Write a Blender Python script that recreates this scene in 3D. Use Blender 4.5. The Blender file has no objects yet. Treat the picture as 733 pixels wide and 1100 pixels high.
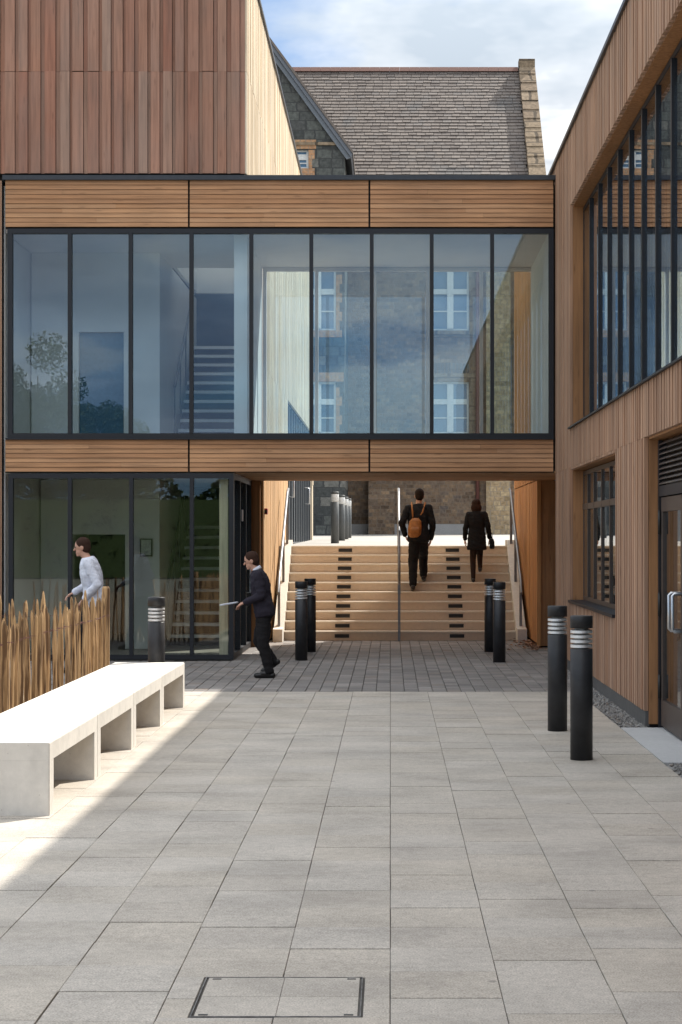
import bpy, bmesh, math, random
from mathutils import Vector, Matrix
R = math.radians
scene = bpy.context.scene
col = scene.collection
random.seed(7)
WORLD_SCALE = 1.12          # everything is drawn with an eye height of 1.6 and brought to real size at the end

# ------------------------------------------------------------------ nodes
class N:
    def __init__(s, mat):
        mat.use_nodes = True
        s.t = mat.node_tree
        s.t.nodes.clear()
    def n(s, typ, **kw):
        nd = s.t.nodes.new(typ)
        for k, v in kw.items():
            if k.startswith('i_'):
                nd.inputs[k[2:].replace('_', ' ')].default_value = v
            else:
                setattr(nd, k, v)
        return nd
    def l(s, a, b):
        s.t.links.new(a, b)
    def math(s, op, a, b=None, clamp=False):
        m = s.t.nodes.new('ShaderNodeMath'); m.operation = op; m.use_clamp = clamp
        for i, v in enumerate((a, b)):
            if v is None: continue
            if isinstance(v, (int, float)): m.inputs[i].default_value = v
            else: s.l(v, m.inputs[i])
        return m.outputs[0]
    def mix(s, fac, a, b, mode='MIX'):
        m = s.t.nodes.new('ShaderNodeMix'); m.data_type = 'RGBA'; m.blend_type = mode
        for sock, v in ((m.inputs[0], fac), (m.inputs[6], a), (m.inputs[7], b)):
            if isinstance(v, (int, float)): sock.default_value = v
            elif isinstance(v, (tuple, list)): sock.default_value = tuple(v) + ((1,) if len(v) == 3 else ())
            else: s.l(v, sock)
        return m.outputs[2]
    def ramp(s, fac, stops, interp='LINEAR'):
        r = s.t.nodes.new('ShaderNodeValToRGB'); r.color_ramp.interpolation = interp
        e = r.color_ramp.elements
        while len(e) > 1: e.remove(e[-1])
        for i, (p, c) in enumerate(stops):
            if not isinstance(c, (tuple, list)): c = (c, c, c)
            el = e[0] if i == 0 else e.new(p)
            el.position = p; el.color = tuple(c) + (1,)
        s.l(fac, r.inputs[0])
        return r.outputs[0]
    def coords(s, scale=(1, 1, 1), kind='Object', jitter=None, swap=None):
        tc = s.n('ShaderNodeTexCoord'); v = tc.outputs[kind]
        if swap:
            sp = s.n('ShaderNodeSeparateXYZ'); s.l(v, sp.inputs[0])
            cb = s.n('ShaderNodeCombineXYZ')
            for i, ax in enumerate(swap): s.l(sp.outputs['XYZ'.index(ax)], cb.inputs[i])
            v = cb.outputs[0]
        mp = s.n('ShaderNodeMapping'); mp.inputs['Scale'].default_value = scale
        s.l(v, mp.inputs[0]); v = mp.outputs[0]
        if jitter is not None:
            mul = s.math('MULTIPLY', jitter, 57.0)
            add = s.n('ShaderNodeVectorMath', operation='ADD'); s.l(v, add.inputs[0]); s.l(mul, add.inputs[1]); v = add.outputs[0]
        return v
    def noise(s, v, scale, detail=4, rough=.55):
        n = s.n('ShaderNodeTexNoise'); n.inputs['Scale'].default_value = scale; n.inputs['Detail'].default_value = detail
        n.inputs['Roughness'].default_value = rough; s.l(v, n.inputs['Vector'])
        return n.outputs['Fac']
    def island(s):
        return s.n('ShaderNodeNewGeometry').outputs['Random Per Island']
    def out(s, colr, rough=.7, bump=None, strength=.3, dist=.01, metal=0, spec=.4):
        p = s.n('ShaderNodeBsdfPrincipled')
        if isinstance(colr, (tuple, list)): p.inputs['Base Color'].default_value = tuple(colr) + (1,)
        else: s.l(colr, p.inputs['Base Color'])
        if isinstance(rough, (int, float)): p.inputs['Roughness'].default_value = rough
        else: s.l(rough, p.inputs['Roughness'])
        p.inputs['Metallic'].default_value = metal
        p.inputs['Specular IOR Level'].default_value = spec
        if bump is not None:
            b = s.n('ShaderNodeBump'); b.inputs['Strength'].default_value = strength; b.inputs['Distance'].default_value = dist
            s.l(bump, b.inputs['Height']); s.l(b.outputs[0], p.inputs['Normal'])
        o = s.n('ShaderNodeOutputMaterial'); s.l(p.outputs[0], o.inputs[0])
        return p

def mat(name):
    m = bpy.data.materials.new(name); return m, N(m)

def plain(name, c, rough=.6, metal=0, var=.12, scale=18, spec=.4):
    m, n = mat(name)
    f = n.noise(n.coords(), scale, 5)
    lo = tuple(x * (1 - var) for x in c); hi = tuple(min(1, x * (1 + var)) for x in c)
    n.out(n.ramp(f, [(.3, lo), (.7, hi)]), rough, f, .1, .003, metal, spec)
    return m

def timber(name, tones, grain='Z', grey=.0, knots=.5, rough=.72):
    m, n = mat(name)
    isl = n.island()
    sc = {'X': (1.3, 26, 26), 'Y': (26, 1.3, 26), 'Z': (26, 26, 1.3)}[grain]
    v = n.coords(sc, jitter=isl)
    g = n.noise(v, 1.0, 6, .6)
    base = n.ramp(isl, [(i / (len(tones) - 1), t) for i, t in enumerate(tones)])
    c = n.mix(1.0, base, n.ramp(g, [(.25, .62), (.5, .95), (.75, 1.18)]), 'MULTIPLY')
    sk = {'X': (2.2, 11, 11), 'Y': (11, 2.2, 11), 'Z': (11, 11, 2.2)}[grain]
    vo = n.n('ShaderNodeTexVoronoi'); vo.inputs['Scale'].default_value = 1.0
    n.l(n.coords(sk, jitter=isl), vo.inputs['Vector'])
    kn = n.ramp(vo.outputs['Distance'], [(.05, 1.0), (.17, 0.0)])
    c = n.mix(n.math('MULTIPLY', kn, knots), c, tuple(t * .35 for t in tones[0]))
    pz_ = n.noise(n.coords((.8, .8, .5)), 1.1, 4)
    c = n.mix(1., c, n.ramp(pz_, [(.33, .86), (.67, 1.10)]), 'MULTIPLY')
    if grey:
        w = n.noise(n.coords((.9, .9, .35), jitter=isl), 1.6, 4)
        c = n.mix(n.math('MULTIPLY', n.ramp(w, [(.38, 0.), (.68, 1.)]), grey), c, (.235, .19, .16))
    n.out(c, rough, g, .35, .004, 0, .25)
    return m

M = {}
M['band'] = timber('larch_band', [(.40, .20, .096), (.455, .238, .118), (.51, .28, .145)], 'X', .10, .45)
M['cedar'] = timber('cedar_front', [(.32, .135, .085), (.40, .21, .143), (.34, .165, .105), (.42, .25, .178), (.30, .13, .082)], 'Z', .42, .4)
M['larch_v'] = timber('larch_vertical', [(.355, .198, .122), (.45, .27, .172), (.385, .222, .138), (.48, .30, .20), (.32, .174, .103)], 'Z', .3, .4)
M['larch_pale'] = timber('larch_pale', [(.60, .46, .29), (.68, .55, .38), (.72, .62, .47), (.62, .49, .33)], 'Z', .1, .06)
M['lit_v'] = timber('larch_lit_tone', [(.58, .37, .19), (.64, .43, .24), (.60, .40, .21)], 'Z', .05, .2)  # foot of the same side wall, its sunlit look put into an oranger tone
M['reveal'] = timber('timber_reveal', [(.33, .16, .07), (.40, .20, .09)], 'Z', .05, .5)
M['soffit'] = timber('timber_soffit', [(.40, .20, .085), (.47, .25, .11), (.43, .22, .10)], 'X', .05, .5)
M['warm_v'] = timber('warm_vertical', [(.50, .235, .085), (.56, .28, .11), (.46, .20, .07)], 'Z', .05, .4)
def chestnut():
    m, n = mat('split_chestnut')
    i = n.island(); v = n.coords((14, 14, 2.2), jitter=i); g_ = n.noise(v, 1., 5); b_ = n.noise(n.coords((26, 26, 1.8), jitter=i), 1., 4)
    base = n.ramp(i, [(0, (.36, .23, .115)), (.3, (.52, .355, .195)), (.6, (.43, .275, .14)), (.8, (.27, .16, .08)), (1, (.57, .41, .24))])
    base = n.mix(1., base, n.ramp(g_, [(.3, .7), (.7, 1.15)]), 'MULTIPLY')
    base = n.mix(n.ramp(b_, [(.48, 0.), (.58, .85)]), base, (.085, .045, .024))
    n.out(base, .8, g_, .4, .004, 0, .2)
    return m
M['pale'] = chestnut()
M['backing'] = plain('dark_backing', (.012, .011, .011), .9)
M['frame'] = plain('anthracite_frame', (.010, .011, .015), .5, 0, .1)
M['frame_brown'] = plain('brown_frame', (.060, .045, .038), .45)
M['capping'] = plain('grey_capping', (.035, .037, .043), .4)
M['white_paint'] = plain('white_plaster', (.74, .73, .71), .8, 0, .03, 3)
M['white_gloss'] = plain('white_nosing', (.86, .86, .86), .35, 0, .02)
M['pink_plaster'] = plain('warm_plaster', (.72, .66, .63), .85, 0, .03, 3)
M['floor_in'] = plain('inside_floor', (.30, .27, .24), .5)
M['dark_in'] = plain('dark_inside', (.035, .033, .035), .7)
M['blue_in'] = plain('dark_blue_inside', (.03, .045, .075), .7)
M['steel'] = plain('brushed_steel', (.55, .55, .56), .3, 1, .08, 40)
M['satin'] = plain('satin_aluminium', (.72, .72, .72), .48, .85, .05, 30)
M['rail'] = plain('grey_rail', (.20, .205, .215), .38, .6)
M['black_paint'] = plain('bollard_paint', (.022, .022, .024), .45, 0, .35, 7)
M['lens'] = plain('frosted_lens', (.62, .62, .6), .25)
M['bench'] = None
M['hinge'] = plain('black_hinge', (.012, .012, .012), .5)
M['red_plastic'] = plain('red_plastic', (.28, .02, .02), .4)
M['blue_door'] = plain('blue_door', (.055, .14, .22), .35)
M['riser_in'] = plain('inside_riser', (.018, .014, .018), .6)
M['window_white'] = plain('white_window', (.66, .65, .62), .5)
M['lead'] = plain('lead', (.13, .14, .16), .5)
M['ridge'] = plain('ridge_tile', (.17, .09, .07), .8)
M['pipe'] = plain('iron_pipe', (.14, .055, .045), .5)
M['paper'] = plain('paper', (.75, .77, .85), .7)
M['marker'] = plain('step_light_black', (.018, .016, .014), .45)

def concrete(name, c, var=.1, isl=0., speck=.25, stain=.25, rough=.8, fleck=320):
    m, n = mat(name)
    v = n.coords()
    a = n.noise(v, 1.7, 5); b = n.noise(v, 22, 4); s = n.noise(v, fleck, 2, .7)
    base = n.ramp(a, [(.3, tuple(x * (1 - stain * .6) for x in c)), (.7, tuple(x * (1 + stain * .4) for x in c))])
    base = n.mix(1., base, n.ramp(b, [(.3, 1 - var), (.7, 1 + var)]), 'MULTIPLY')
    base = n.mix(1., base, n.ramp(s, [(.32, 1 - speck), (.5, 1.), (.68, 1 + speck)]), 'MULTIPLY')
    if isl > .06:
        vo = n.n('ShaderNodeTexVoronoi'); vo.inputs['Scale'].default_value = 2.3; n.l(v, vo.inputs['Vector'])
        base = n.mix(n.ramp(vo.outputs['Distance'], [(.028, .55), (.05, 0.)]), base, (.13, .125, .12))
        st = n.noise(n.coords((.5, .9, 1)), 2.4, 6, .65)
        base = n.mix(1., base, n.ramp(st, [(.35, .84), (.5, 1.), (.66, 1.05)]), 'MULTIPLY')
    if name == 'white_concrete':
        vo = n.n('ShaderNodeTexVoronoi'); vo.inputs['Scale'].default_value = 26; n.l(v, vo.inputs['Vector'])
        base = n.mix(n.ramp(vo.outputs['Distance'], [(.06, .45), (.11, 0.)]), base, (.25, .235, .21))
        st = n.noise(n.coords((3, 3, .8)), 2.2, 6, .65)
        base = n.mix(1., base, n.ramp(st, [(.36, .92), (.55, 1.02)]), 'MULTIPLY')
    if isl:
        i = n.island()
        t = n.ramp(i, [(0, (1 - isl, 1 - isl * 1.05, 1 - isl * 1.1)), (.35, (1.0, .985, .955)), (.7, (.98, .985, .99)), (1, (1 + isl * .7,) * 3)])
        base = n.mix(1., base, t, 'MULTIPLY')
    n.out(base, rough, n.mix(.5, b, s), .25, .003, 0, .35)
    return m
M['slab'] = concrete('paving_slab', (.425, .386, .338), .10, .065, .30, .22, .75, 140)
M['slab_gap'] = plain('joint_sand', (.085, .078, .07), .95, 0, .6, 3)
M['pad'] = concrete('pale_pad', (.47, .47, .47), .05, 0, .12, .12)
M['bench'] = concrete('white_concrete', (.63, .60, .55), .05, 0, .05, .12, .7)
M['step'] = concrete('stair_concrete', (.66, .53, .41), .05, .05, .08, .10)
M['nosing'] = concrete('stair_tread', (.76, .68, .57), .04, .04, .08, .10)
M['stringer'] = concrete('stringer_concrete', (.66, .62, .55), .06, 0, .06, .15)
M['upper'] = concrete('upper_paving', (.34, .32, .29), .08, 0, .1, .2)
M['plinth'] = concrete('dark_plinth', (.10, .10, .098), .1, 0, .2, .2)
M['base_kerb'] = concrete('grey_plinth', (.30, .29, .28), .08, 0, .12, .2)
M['soil'] = concrete('bed_soil', (.30, .24, .17), .3, 0, .5, .3, .95, 60)
M['ground'] = concrete('ground_far', (.22, .22, .18), .15, 0, .2, .4, .95, 30)

def blocks():
    m, n = mat('block_paving')
    i = n.island(); v = n.coords()
    base = n.ramp(i, [(0, (.16, .15, .145)), (.35, (.22, .205, .195)), (.6, (.19, .175, .165)), (.85, (.27, .25, .235)), (1, (.20, .17, .15))])
    s = n.noise(v, 160, 3, .7); a = n.noise(v, 1.2, 4)
    base = n.mix(1., base, n.ramp(s, [(.3, .75), (.7, 1.22)]), 'MULTIPLY')
    base = n.mix(1., base, n.ramp(a, [(.3, .85), (.7, 1.1)]), 'MULTIPLY')
    n.out(base, .75, s, .3, .003, 0, .35)
    return m
M['blocks'] = blocks()

def gravel_m():
    m, n = mat('gravel_stone')
    n.out(n.ramp(n.island(), [(0, (.10, .10, .10)), (.3, (.22, .21, .2)), (.6, (.16, .15, .14)), (.85, (.32, .31, .29)), (1, (.2, .16, .13))]), .8)
    return m
M['gravel'] = gravel_m()
def leaves_m(name, tones):
    m, n = mat(name)
    n.out(n.ramp(n.island(), [(i / (len(tones) - 1), t) for i, t in enumerate(tones)]), .75)
    return m
M['fallen'] = leaves_m('dry_leaves', [(.22, .10, .05), (.36, .18, .09), (.28, .14, .08), (.42, .27, .17)])
M['leaf'] = leaves_m('tree_leaves', [(.035, .055, .018), (.06, .095, .03), (.05, .08, .025), (.085, .12, .04)])
M['bark'] = plain('bark', (.09, .065, .045), .9, 0, .3, 12)

def rubble(name, tones, mortar, sx, sz, swap='XZY', edge=.06):
    m, n = mat(name)
    v = n.coords((sx, sz, 1), swap=swap)
    w = n.n('ShaderNodeTexNoise'); w.inputs['Scale'].default_value = 1.3; n.l(v, w.inputs['Vector'])
    add = n.n('ShaderNodeVectorMath', operation='MULTIPLY_ADD'); n.l(w.outputs['Color'], add.inputs[0])
    add.inputs[1].default_value = (.25, .18, 0); n.l(v, add.inputs[2])
    br = n.n('ShaderNodeTexBrick'); br.inputs['Scale'].default_value = 1.0
    br.inputs['Brick Width'].default_value = 1.0; br.inputs['Row Height'].default_value = 1.0
    br.inputs['Mortar Size'].default_value = edge; br.inputs['Mortar Smooth'].default_value = .4
    br.inputs['Color1'].default_value = (0, 0, 0, 1); br.inputs['Color2'].default_value = (1, 1, 1, 1); br.inputs['Mortar'].default_value = (.5, .5, .5, 1)
    br.offset = .43; br.squash = .7; br.squash_frequency = 3
    n.l(add.outputs[0], br.inputs['Vector'])
    stone = n.ramp(br.outputs['Color'], [(i / (len(tones) - 1), t) for i, t in enumerate(tones)])
    f = n.noise(n.coords(), 9, 5)
    stone = n.mix(1., stone, n.ramp(f, [(.3, .65), (.7, 1.3)]), 'MULTIPLY')
    c = n.mix(br.outputs['Fac'], stone, mortar)
    n.out(c, .9, n.mix(.5, n.math('SUBTRACT', 1., br.outputs['Fac']), f), .5, .03, 0, .2)
    return m
M['rubble'] = rubble('rubble_stone', [(.10, .07, .05), (.21, .142, .092), (.15, .108, .08), (.27, .18, .11), (.13, .105, .09)], (.18, .145, .11), 3.4, 8.0)
M['rubble_gold'] = rubble('golden_rubble', [(.26, .19, .11), (.40, .29, .17), (.32, .24, .15), (.46, .35, .21)], (.28, .23, .17), 3.0, 6.0)
M['dark_stone'] = rubble('dark_slate_stone', [(.05, .053, .052), (.105, .11, .10), (.07, .072, .07), (.17, .165, .145)], (.055, .056, .055), 1.9, 3.3)
M['dressed'] = rubble('dressed_stone', [(.19, .14, .095), (.25, .19, .13), (.22, .165, .11)], (.09, .07, .05), .9, 2.0)
M['brick_trim'] = rubble('brick_trim', [(.40, .22, .12), (.46, .27, .15)], (.3, .24, .18), 4, 10)
def slate():
    m, n = mat('roof_slate')
    i = n.island(); v = n.coords()
    base = n.ramp(i, [(0, (.098, .078, .067)), (.3, (.132, .108, .092)), (.6, (.15, .122, .103)), (.85, (.122, .104, .093)), (1, (.17, .14, .118))])
    p = n.noise(v, .55, 4)
    base = n.mix(n.ramp(p, [(.58, 0.), (.68, .55)]), base, (.085, .085, .085))
    f = n.noise(v, 14, 4)
    base = n.mix(1., base, n.ramp(f, [(.3, .8), (.7, 1.2)]), 'MULTIPLY')
    n.out(base, .7, f, .3, .01, 0, .4)
    return m
M['slate'] = slate()

def glass(name, tint, r0, rough=0.0):
    m, n = mat(name)
    lw = n.n('ShaderNodeLayerWeight'); lw.inputs['Blend'].default_value = .5
    f5 = n.math('POWER', lw.outputs['Facing'], 5.0)
    f = n.math('ADD', n.math('MULTIPLY', f5, 1 - r0), r0, True)
    tr = n.n('ShaderNodeBsdfTransparent'); tr.inputs[0].default_value = tint + (1,)
    gl = n.n('ShaderNodeBsdfGlossy'); gl.inputs['Roughness'].default_value = rough; gl.inputs['Color'].default_value = (.95, .97, 1, 1)
    mx = n.n('ShaderNodeMixShader'); n.l(f, mx.inputs[0]); n.l(tr.outputs[0], mx.inputs[1]); n.l(gl.outputs[0], mx.inputs[2])
    o = n.n('ShaderNodeOutputMaterial'); n.l(mx.outputs[0], o.inputs[0])
    return m
M['glass'] = glass('solar_glass', (.855, .915, .935), .07)
M['glass_low'] = glass('lobby_glass', (.85, .885, .87), .045)
M['pane'] = None
mm, nn = mat('old_window_pane'); nn.out((.10, .17, .24), .05, None, spec=1.0); M['pane'] = mm

def fabric(name, c):
    m, n = mat(name)
    f = n.noise(n.coords(), 60, 4)
    n.out(n.ramp(f, [(.3, tuple(x * .88 for x in c)), (.7, tuple(x * 1.12 for x in c))]), .85, f, .2, .003, 0, .2)
    return m
M['skin'] = plain('skin', (.50, .28, .20), .55, 0, .06)
M['black_cloth'] = fabric('black_cloth', (.012, .011, .012))
M['navy_cloth'] = fabric('navy_cloth', (.022, .019, .028))
M['white_shirt'] = fabric('white_shirt', (.62, .64, .72))
M['hair_dark'] = fabric('dark_hair', (.020, .012, .008))
M['hair_brown'] = fabric('brown_hair', (.035, .016, .010))
M['shoe'] = plain('black_shoe', (.012, .011, .011), .35)
M['tan_leather'] = plain('tan_leather', (.36, .14, .035), .55, 0, .25)
M['tights'] = fabric('dark_tights', (.035, .022, .018))

# ------------------------------------------------------------------ mesh builder
ORG = {}
class MB:
    def __init__(s): s.v = []; s.f = []
    def add(s, verts, faces):
        b = len(s.v); s.v += [tuple(p) for p in verts]; s.f += [tuple(b + i for i in f) for f in faces]
    def box(s, x0, x1, y0, y1, z0, z1):
        x0, x1 = sorted((x0, x1)); y0, y1 = sorted((y0, y1)); z0, z1 = sorted((z0, z1))
        s.add([(x0, y0, z0), (x1, y0, z0), (x1, y1, z0), (x0, y1, z0), (x0, y0, z1), (x1, y0, z1), (x1, y1, z1), (x0, y1, z1)],
              [(0, 3, 2, 1), (4, 5, 6, 7), (0, 1, 5, 4), (1, 2, 6, 5), (2, 3, 7, 6), (3, 0, 4, 7)])
    def prism(s, poly, axis, a, b):
        # poly: 2-D points; axis X: (y,z), Y: (x,z), Z: (x,y)
        def P(p, t): return {'X': (t, p[0], p[1]), 'Y': (p[0], t, p[1]), 'Z': (p[0], p[1], t)}[axis]
        n = len(poly)
        s.add([P(p, a) for p in poly] + [P(p, b) for p in poly],
              [tuple(range(n))[::-1], tuple(range(n, 2 * n))] + [(i, (i + 1) % n, n + (i + 1) % n, n + i) for i in range(n)])
    def rings(s, rings, cap=True):
        k = len(rings[0]); vs = [p for r in rings for p in r]; fs = []
        for i in range(len(rings) - 1):
            for j in range(k):
                fs.append((i * k + j, i * k + (j + 1) % k, (i + 1) * k + (j + 1) % k, (i + 1) * k + j))
        if cap:
            fs.append(tuple(range(k))[::-1]); fs.append(tuple((len(rings) - 1) * k + j for j in range(k)))
        s.add(vs, fs)
    def lathe(s, prof, seg=28, c=(0, 0, 0)):
        s.rings([[(c[0] + r * math.cos(2 * math.pi * j / seg), c[1] + r * math.sin(2 * math.pi * j / seg), c[2] + z) for j in range(seg)] for r, z in prof])
    def tube(s, pts, r, seg=10):
        pts = [Vector(p) for p in pts]; rad = r if isinstance(r, (list, tuple)) else [r] * len(pts)
        rs = []; up = None
        for i, p in enumerate(pts):
            d = (pts[min(i + 1, len(pts) - 1)] - pts[max(i - 1, 0)]).normalized()
            if up is None:
                up = Vector((0, 0, 1)) if abs(d.z) < .9 else Vector((1, 0, 0))
            a = d.cross(up).normalized(); b = a.cross(d).normalized(); up = b
            rs.append([p + rad[i] * (math.cos(2 * math.pi * j / seg) * a + math.sin(2 * math.pi * j / seg) * b) for j in range(seg)])
        s.rings(rs)
    def capsule(s, p0, p1, r0, r1, seg=14, flat=None):
        p0 = Vector(p0); p1 = Vector(p1); d = (p1 - p0).normalized()
        pts = []; rad = []
        for a in (80, 55, 28): pts.append(p0 - d * r0 * math.sin(R(a))); rad.append(r0 * math.cos(R(a)))
        pts += [p0, p1]; rad += [r0, r1]
        for a in (28, 55, 80): pts.append(p1 + d * r1 * math.sin(R(a))); rad.append(r1 * math.cos(R(a)))
        s.tube(pts, rad, seg)
    def ellipsoid(s, c, rx, ry, rz, seg=20, rot=None):
        rs = []
        for i in range(1, 12):
            t = math.pi * i / 12
            ring = []
            for j in range(seg):
                a = 2 * math.pi * j / seg
                p = Vector((rx * math.sin(t) * math.cos(a), ry * math.sin(t) * math.sin(a), -rz * math.cos(t)))
                if rot: p = rot @ p
                ring.append(Vector(c) + p)
            rs.append(ring)
        s.rings(rs)
    def build(s, name, material, parent=None, smooth=False, org=None, **props):
        o0 = org if org is not None else (ORG.get(parent.name, (0, 0, 0)) if parent else (0, 0, 0))
        me = bpy.data.meshes.new(name)
        me.from_pydata([(x - o0[0], y - o0[1], z - o0[2]) for x, y, z in s.v], [], s.f)
        bm = bmesh.new(); bm.from_mesh(me); bmesh.ops.recalc_face_normals(bm, faces=bm.faces); bm.to_mesh(me); bm.free()
        o = bpy.data.objects.new(name, me); col.objects.link(o)
        me.materials.append(material)
        if smooth:
            for p in me.polygons: p.use_smooth = True
        if parent: o.parent = parent
        elif org is not None: o.location = org
        ORG[o.name] = o0
        for k, v in props.items(): o[k] = v
        return o

def tag(o, label=None, cat=None, group=None, kind=None):
    if label: o['label'] = label
    if cat: o['category'] = cat
    if group: o['group'] = group
    if kind: o['kind'] = kind
    return o
def thing(name, label, cat, loc=(0, 0, 0), rz=0, group=None, local=False):
    o = bpy.data.objects.new(name, None); col.objects.link(o)
    o.location = loc; o.rotation_euler = (0, 0, rz); o.empty_display_size = .2
    ORG[o.name] = (0, 0, 0) if local else loc
    return tag(o, label, cat, group)
def dup(root, loc, rz, label, group=None):
    r = root.copy(); col.objects.link(r); r.location = loc; r.rotation_euler = (0, 0, rz); r['label'] = label
    if group: r['group'] = group
    for ch in list(root.children):
        c = ch.copy(); col.objects.link(c); c.parent = r
        for g in list(ch.children):
            d = g.copy(); col.objects.link(d); d.parent = c
    return r
def bevel(o, w=.004, seg=1):
    bm = bmesh.new(); bm.from_mesh(o.data)
    bmesh.ops.bevel(bm, geom=list(bm.edges), offset=w, segments=seg, affect='EDGES', profile=.6)
    bm.to_mesh(o.data); bm.free()

# wall in a vertical plane: axis 'X' = wall runs along x (thickness y), 'Y' = runs along y (thickness x)
def wall(mb, axis, u0, u1, z0, z1, t0, t1, openings=()):
    us = sorted({u0, u1, *[min(max(o[0], u0), u1) for o in openings], *[min(max(o[1], u0), u1) for o in openings]})
    for a, b in zip(us, us[1:]):
        if b - a < 1e-4: continue
        mid = (a + b) / 2; segs = [(z0, z1)]
        for o in openings:
            if o[0] - 1e-6 < mid < o[1] + 1e-6:
                ns = []
                for s0, s1 in segs:
                    if o[3] <= s0 or o[2] >= s1: ns.append((s0, s1)); continue
                    if o[2] > s0: ns.append((s0, o[2]))
                    if o[3] < s1: ns.append((o[3], s1))
                segs = ns
        for s0, s1 in segs:
            if axis == 'X': mb.box(a, b, t0, t1, s0, s1)
            else: mb.box(t0, t1, a, b, s0, s1)

# board-on-board vertical cladding; n = outward sign along the thickness axis, face = plane of the proud boards
def clad(mb, axis, u0, u1, zs, face, n, seed, openings=(), bw=(.105, .145), gap=(.035, .06), proud=.024, thick=.02, jitter=.0, slot=.005):
    rnd = random.Random(seed)
    us = sorted({u0, u1, *[o[0] for o in openings if u0 < o[0] < u1], *[o[1] for o in openings if u0 < o[1] < u1]})
    def put(a, b, s0, s1, f0, f1):
        if axis == 'X': mb.box(a, b, f0, f1, s0, s1)
        else: mb.box(f0, f1, a, b, s0, s1)
    for a, b in zip(us, us[1:]):
        mid = (a + b) / 2
        segs = [(zs[i] + .0012, zs[i + 1] - .0012) for i in range(len(zs) - 1)]
        for o in openings:
            if o[0] < mid < o[1]:
                ns = []
                for s0, s1 in segs:
                    if o[3] <= s0 or o[2] >= s1: ns.append((s0, s1)); continue
                    if o[2] > s0 + .01: ns.append((s0, o[2]))
                    if o[3] < s1 - .01: ns.append((o[3], s1))
                segs = ns
        u = a
        while u < b - .002:
            w = min(rnd.uniform(*bw), b - u); g = rnd.uniform(*gap)
            if b - (u + w + g) < .05: g = max(0, b - u - w)
            for s0, s1 in segs:
                j = rnd.uniform(-jitter, jitter); e = rnd.uniform(-.003, .003)
                t0 = s0 + (j if s0 > zs[0] + .01 else 0); t1 = s1 + (j if s1 < zs[-1] - .01 else 0)
                put(u, u + w, t0, t1 - .0004, face + n * e, face - n * proud)
                if g > .022: put(u + w + slot, u + w + g - slot, s0, s1 - .002, face - n * (proud + .001), face - n * (proud + thick))
            u += w + g

# ------------------------------------------------------------------ world, sun, camera
LX, LY = .60, .72
sun_dir = Vector((LX, LY, 1)).normalized()
elev = math.asin(sun_dir.z); az = math.atan2(sun_dir.x, sun_dir.y)
w = bpy.data.worlds.new('World'); scene.world = w; w.use_nodes = True
nt = N(w)
sky = nt.n('ShaderNodeTexSky'); sky.sky_type = 'NISHITA'; sky.sun_disc = False
sky.sun_elevation = elev; sky.sun_rotation = az; sky.air_density = 1.0; sky.dust_density = 1.2; sky.ozone_density = 1.0; sky.altitude = 50
tc = nt.n('ShaderNodeTexCoord')
sp = nt.n('ShaderNodeSeparateXYZ'); nt.l(tc.outputs['Generated'], sp.inputs[0])
zz = nt.math('ADD', sp.outputs[2], .22)
cb = nt.n('ShaderNodeCombineXYZ')
nt.l(nt.math('DIVIDE', sp.outputs[0], zz), cb.inputs[0]); nt.l(nt.math('DIVIDE', sp.outputs[1], zz), cb.inputs[1])
mp = nt.n('ShaderNodeMapping'); mp.inputs['Location'].default_value = (2.80, 1.35, 0); nt.l(cb.outputs[0], mp.inputs[0])
cl = nt.noise(mp.outputs[0], 1.15, 7, .56)
cover = nt.ramp(cl, [(.455, .12), (.54, 1.)])
cover = nt.math('ADD', cover, nt.math('MULTIPLY', nt.ramp(sp.outputs[2], [(.38, 0.), (.75, 1.)]), .38), True)
cl2 = nt.noise(mp.outputs[0], 2.6, 5, .6)
cloud_col = nt.ramp(cl2, [(.36, (5.2, 5.9, 6.6)), (.50, (7.4, 7.8, 8.2)), (.57, (11.5, 11.4, 11.2))])
blue = nt.mix(nt.ramp(sp.outputs[2], [(.10, 1.), (.45, 0.)]), sky.outputs[0], nt.mix(1., sky.outputs[0], (.36, .50, .68), 'MULTIPLY'))
back = nt.ramp(sp.outputs[1], [(0., 1.), (.001, 0.)]) if False else nt.math('MULTIPLY', nt.ramp(nt.math('MULTIPLY', sp.outputs[1], -1.), [(.1, 0.), (.6, 1.)]), nt.ramp(sp.outputs[2], [(.12, 1.), (.4, 0.)]))
blue = nt.mix(back, blue, nt.mix(1., sky.outputs[0], (.58, .98, 1.28), 'MULTIPLY'))
cloud_col = nt.mix(nt.ramp(sp.outputs[2], [(.20, 1.), (.5, 0.)]), nt.mix(1., cloud_col, (1.5, 1.5, 1.5), 'MULTIPLY'), nt.mix(1., cloud_col, (.62, .63, .65), 'MULTIPLY'))
cloud_col = nt.mix(back, cloud_col, nt.mix(1., cloud_col, (.85, .95, 1.1), 'MULTIPLY'))
skyc = nt.mix(cover, blue, cloud_col)
storm = nt.ramp(nt.noise(mp.outputs[0], 1.9, 5, .5), [(.40, (1.1, 2.2, 4.2)), (.52, (2.4, 4.2, 6.8)), (.58, (6.2, 7.4, 8.6))])
skyc = nt.mix(nt.math('MULTIPLY', back, .62), skyc, storm)
bg = nt.n('ShaderNodeBackground'); bg.inputs['Strength'].default_value = .10
nt.l(skyc, bg.inputs[0])
ow = nt.n('ShaderNodeOutputWorld'); nt.l(bg.outputs[0], ow.inputs[0])

ld = bpy.data.lights.new('sun', 'SUN'); ld.energy = 4.9; ld.angle = R(.55); ld.color = (1, .94, .85)
lo = bpy.data.objects.new('sun', ld); col.objects.link(lo)
lo.rotation_euler = (-sun_dir).to_track_quat('-Z', 'Y').to_euler(); lo.location = (20, 25, 40)

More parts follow.
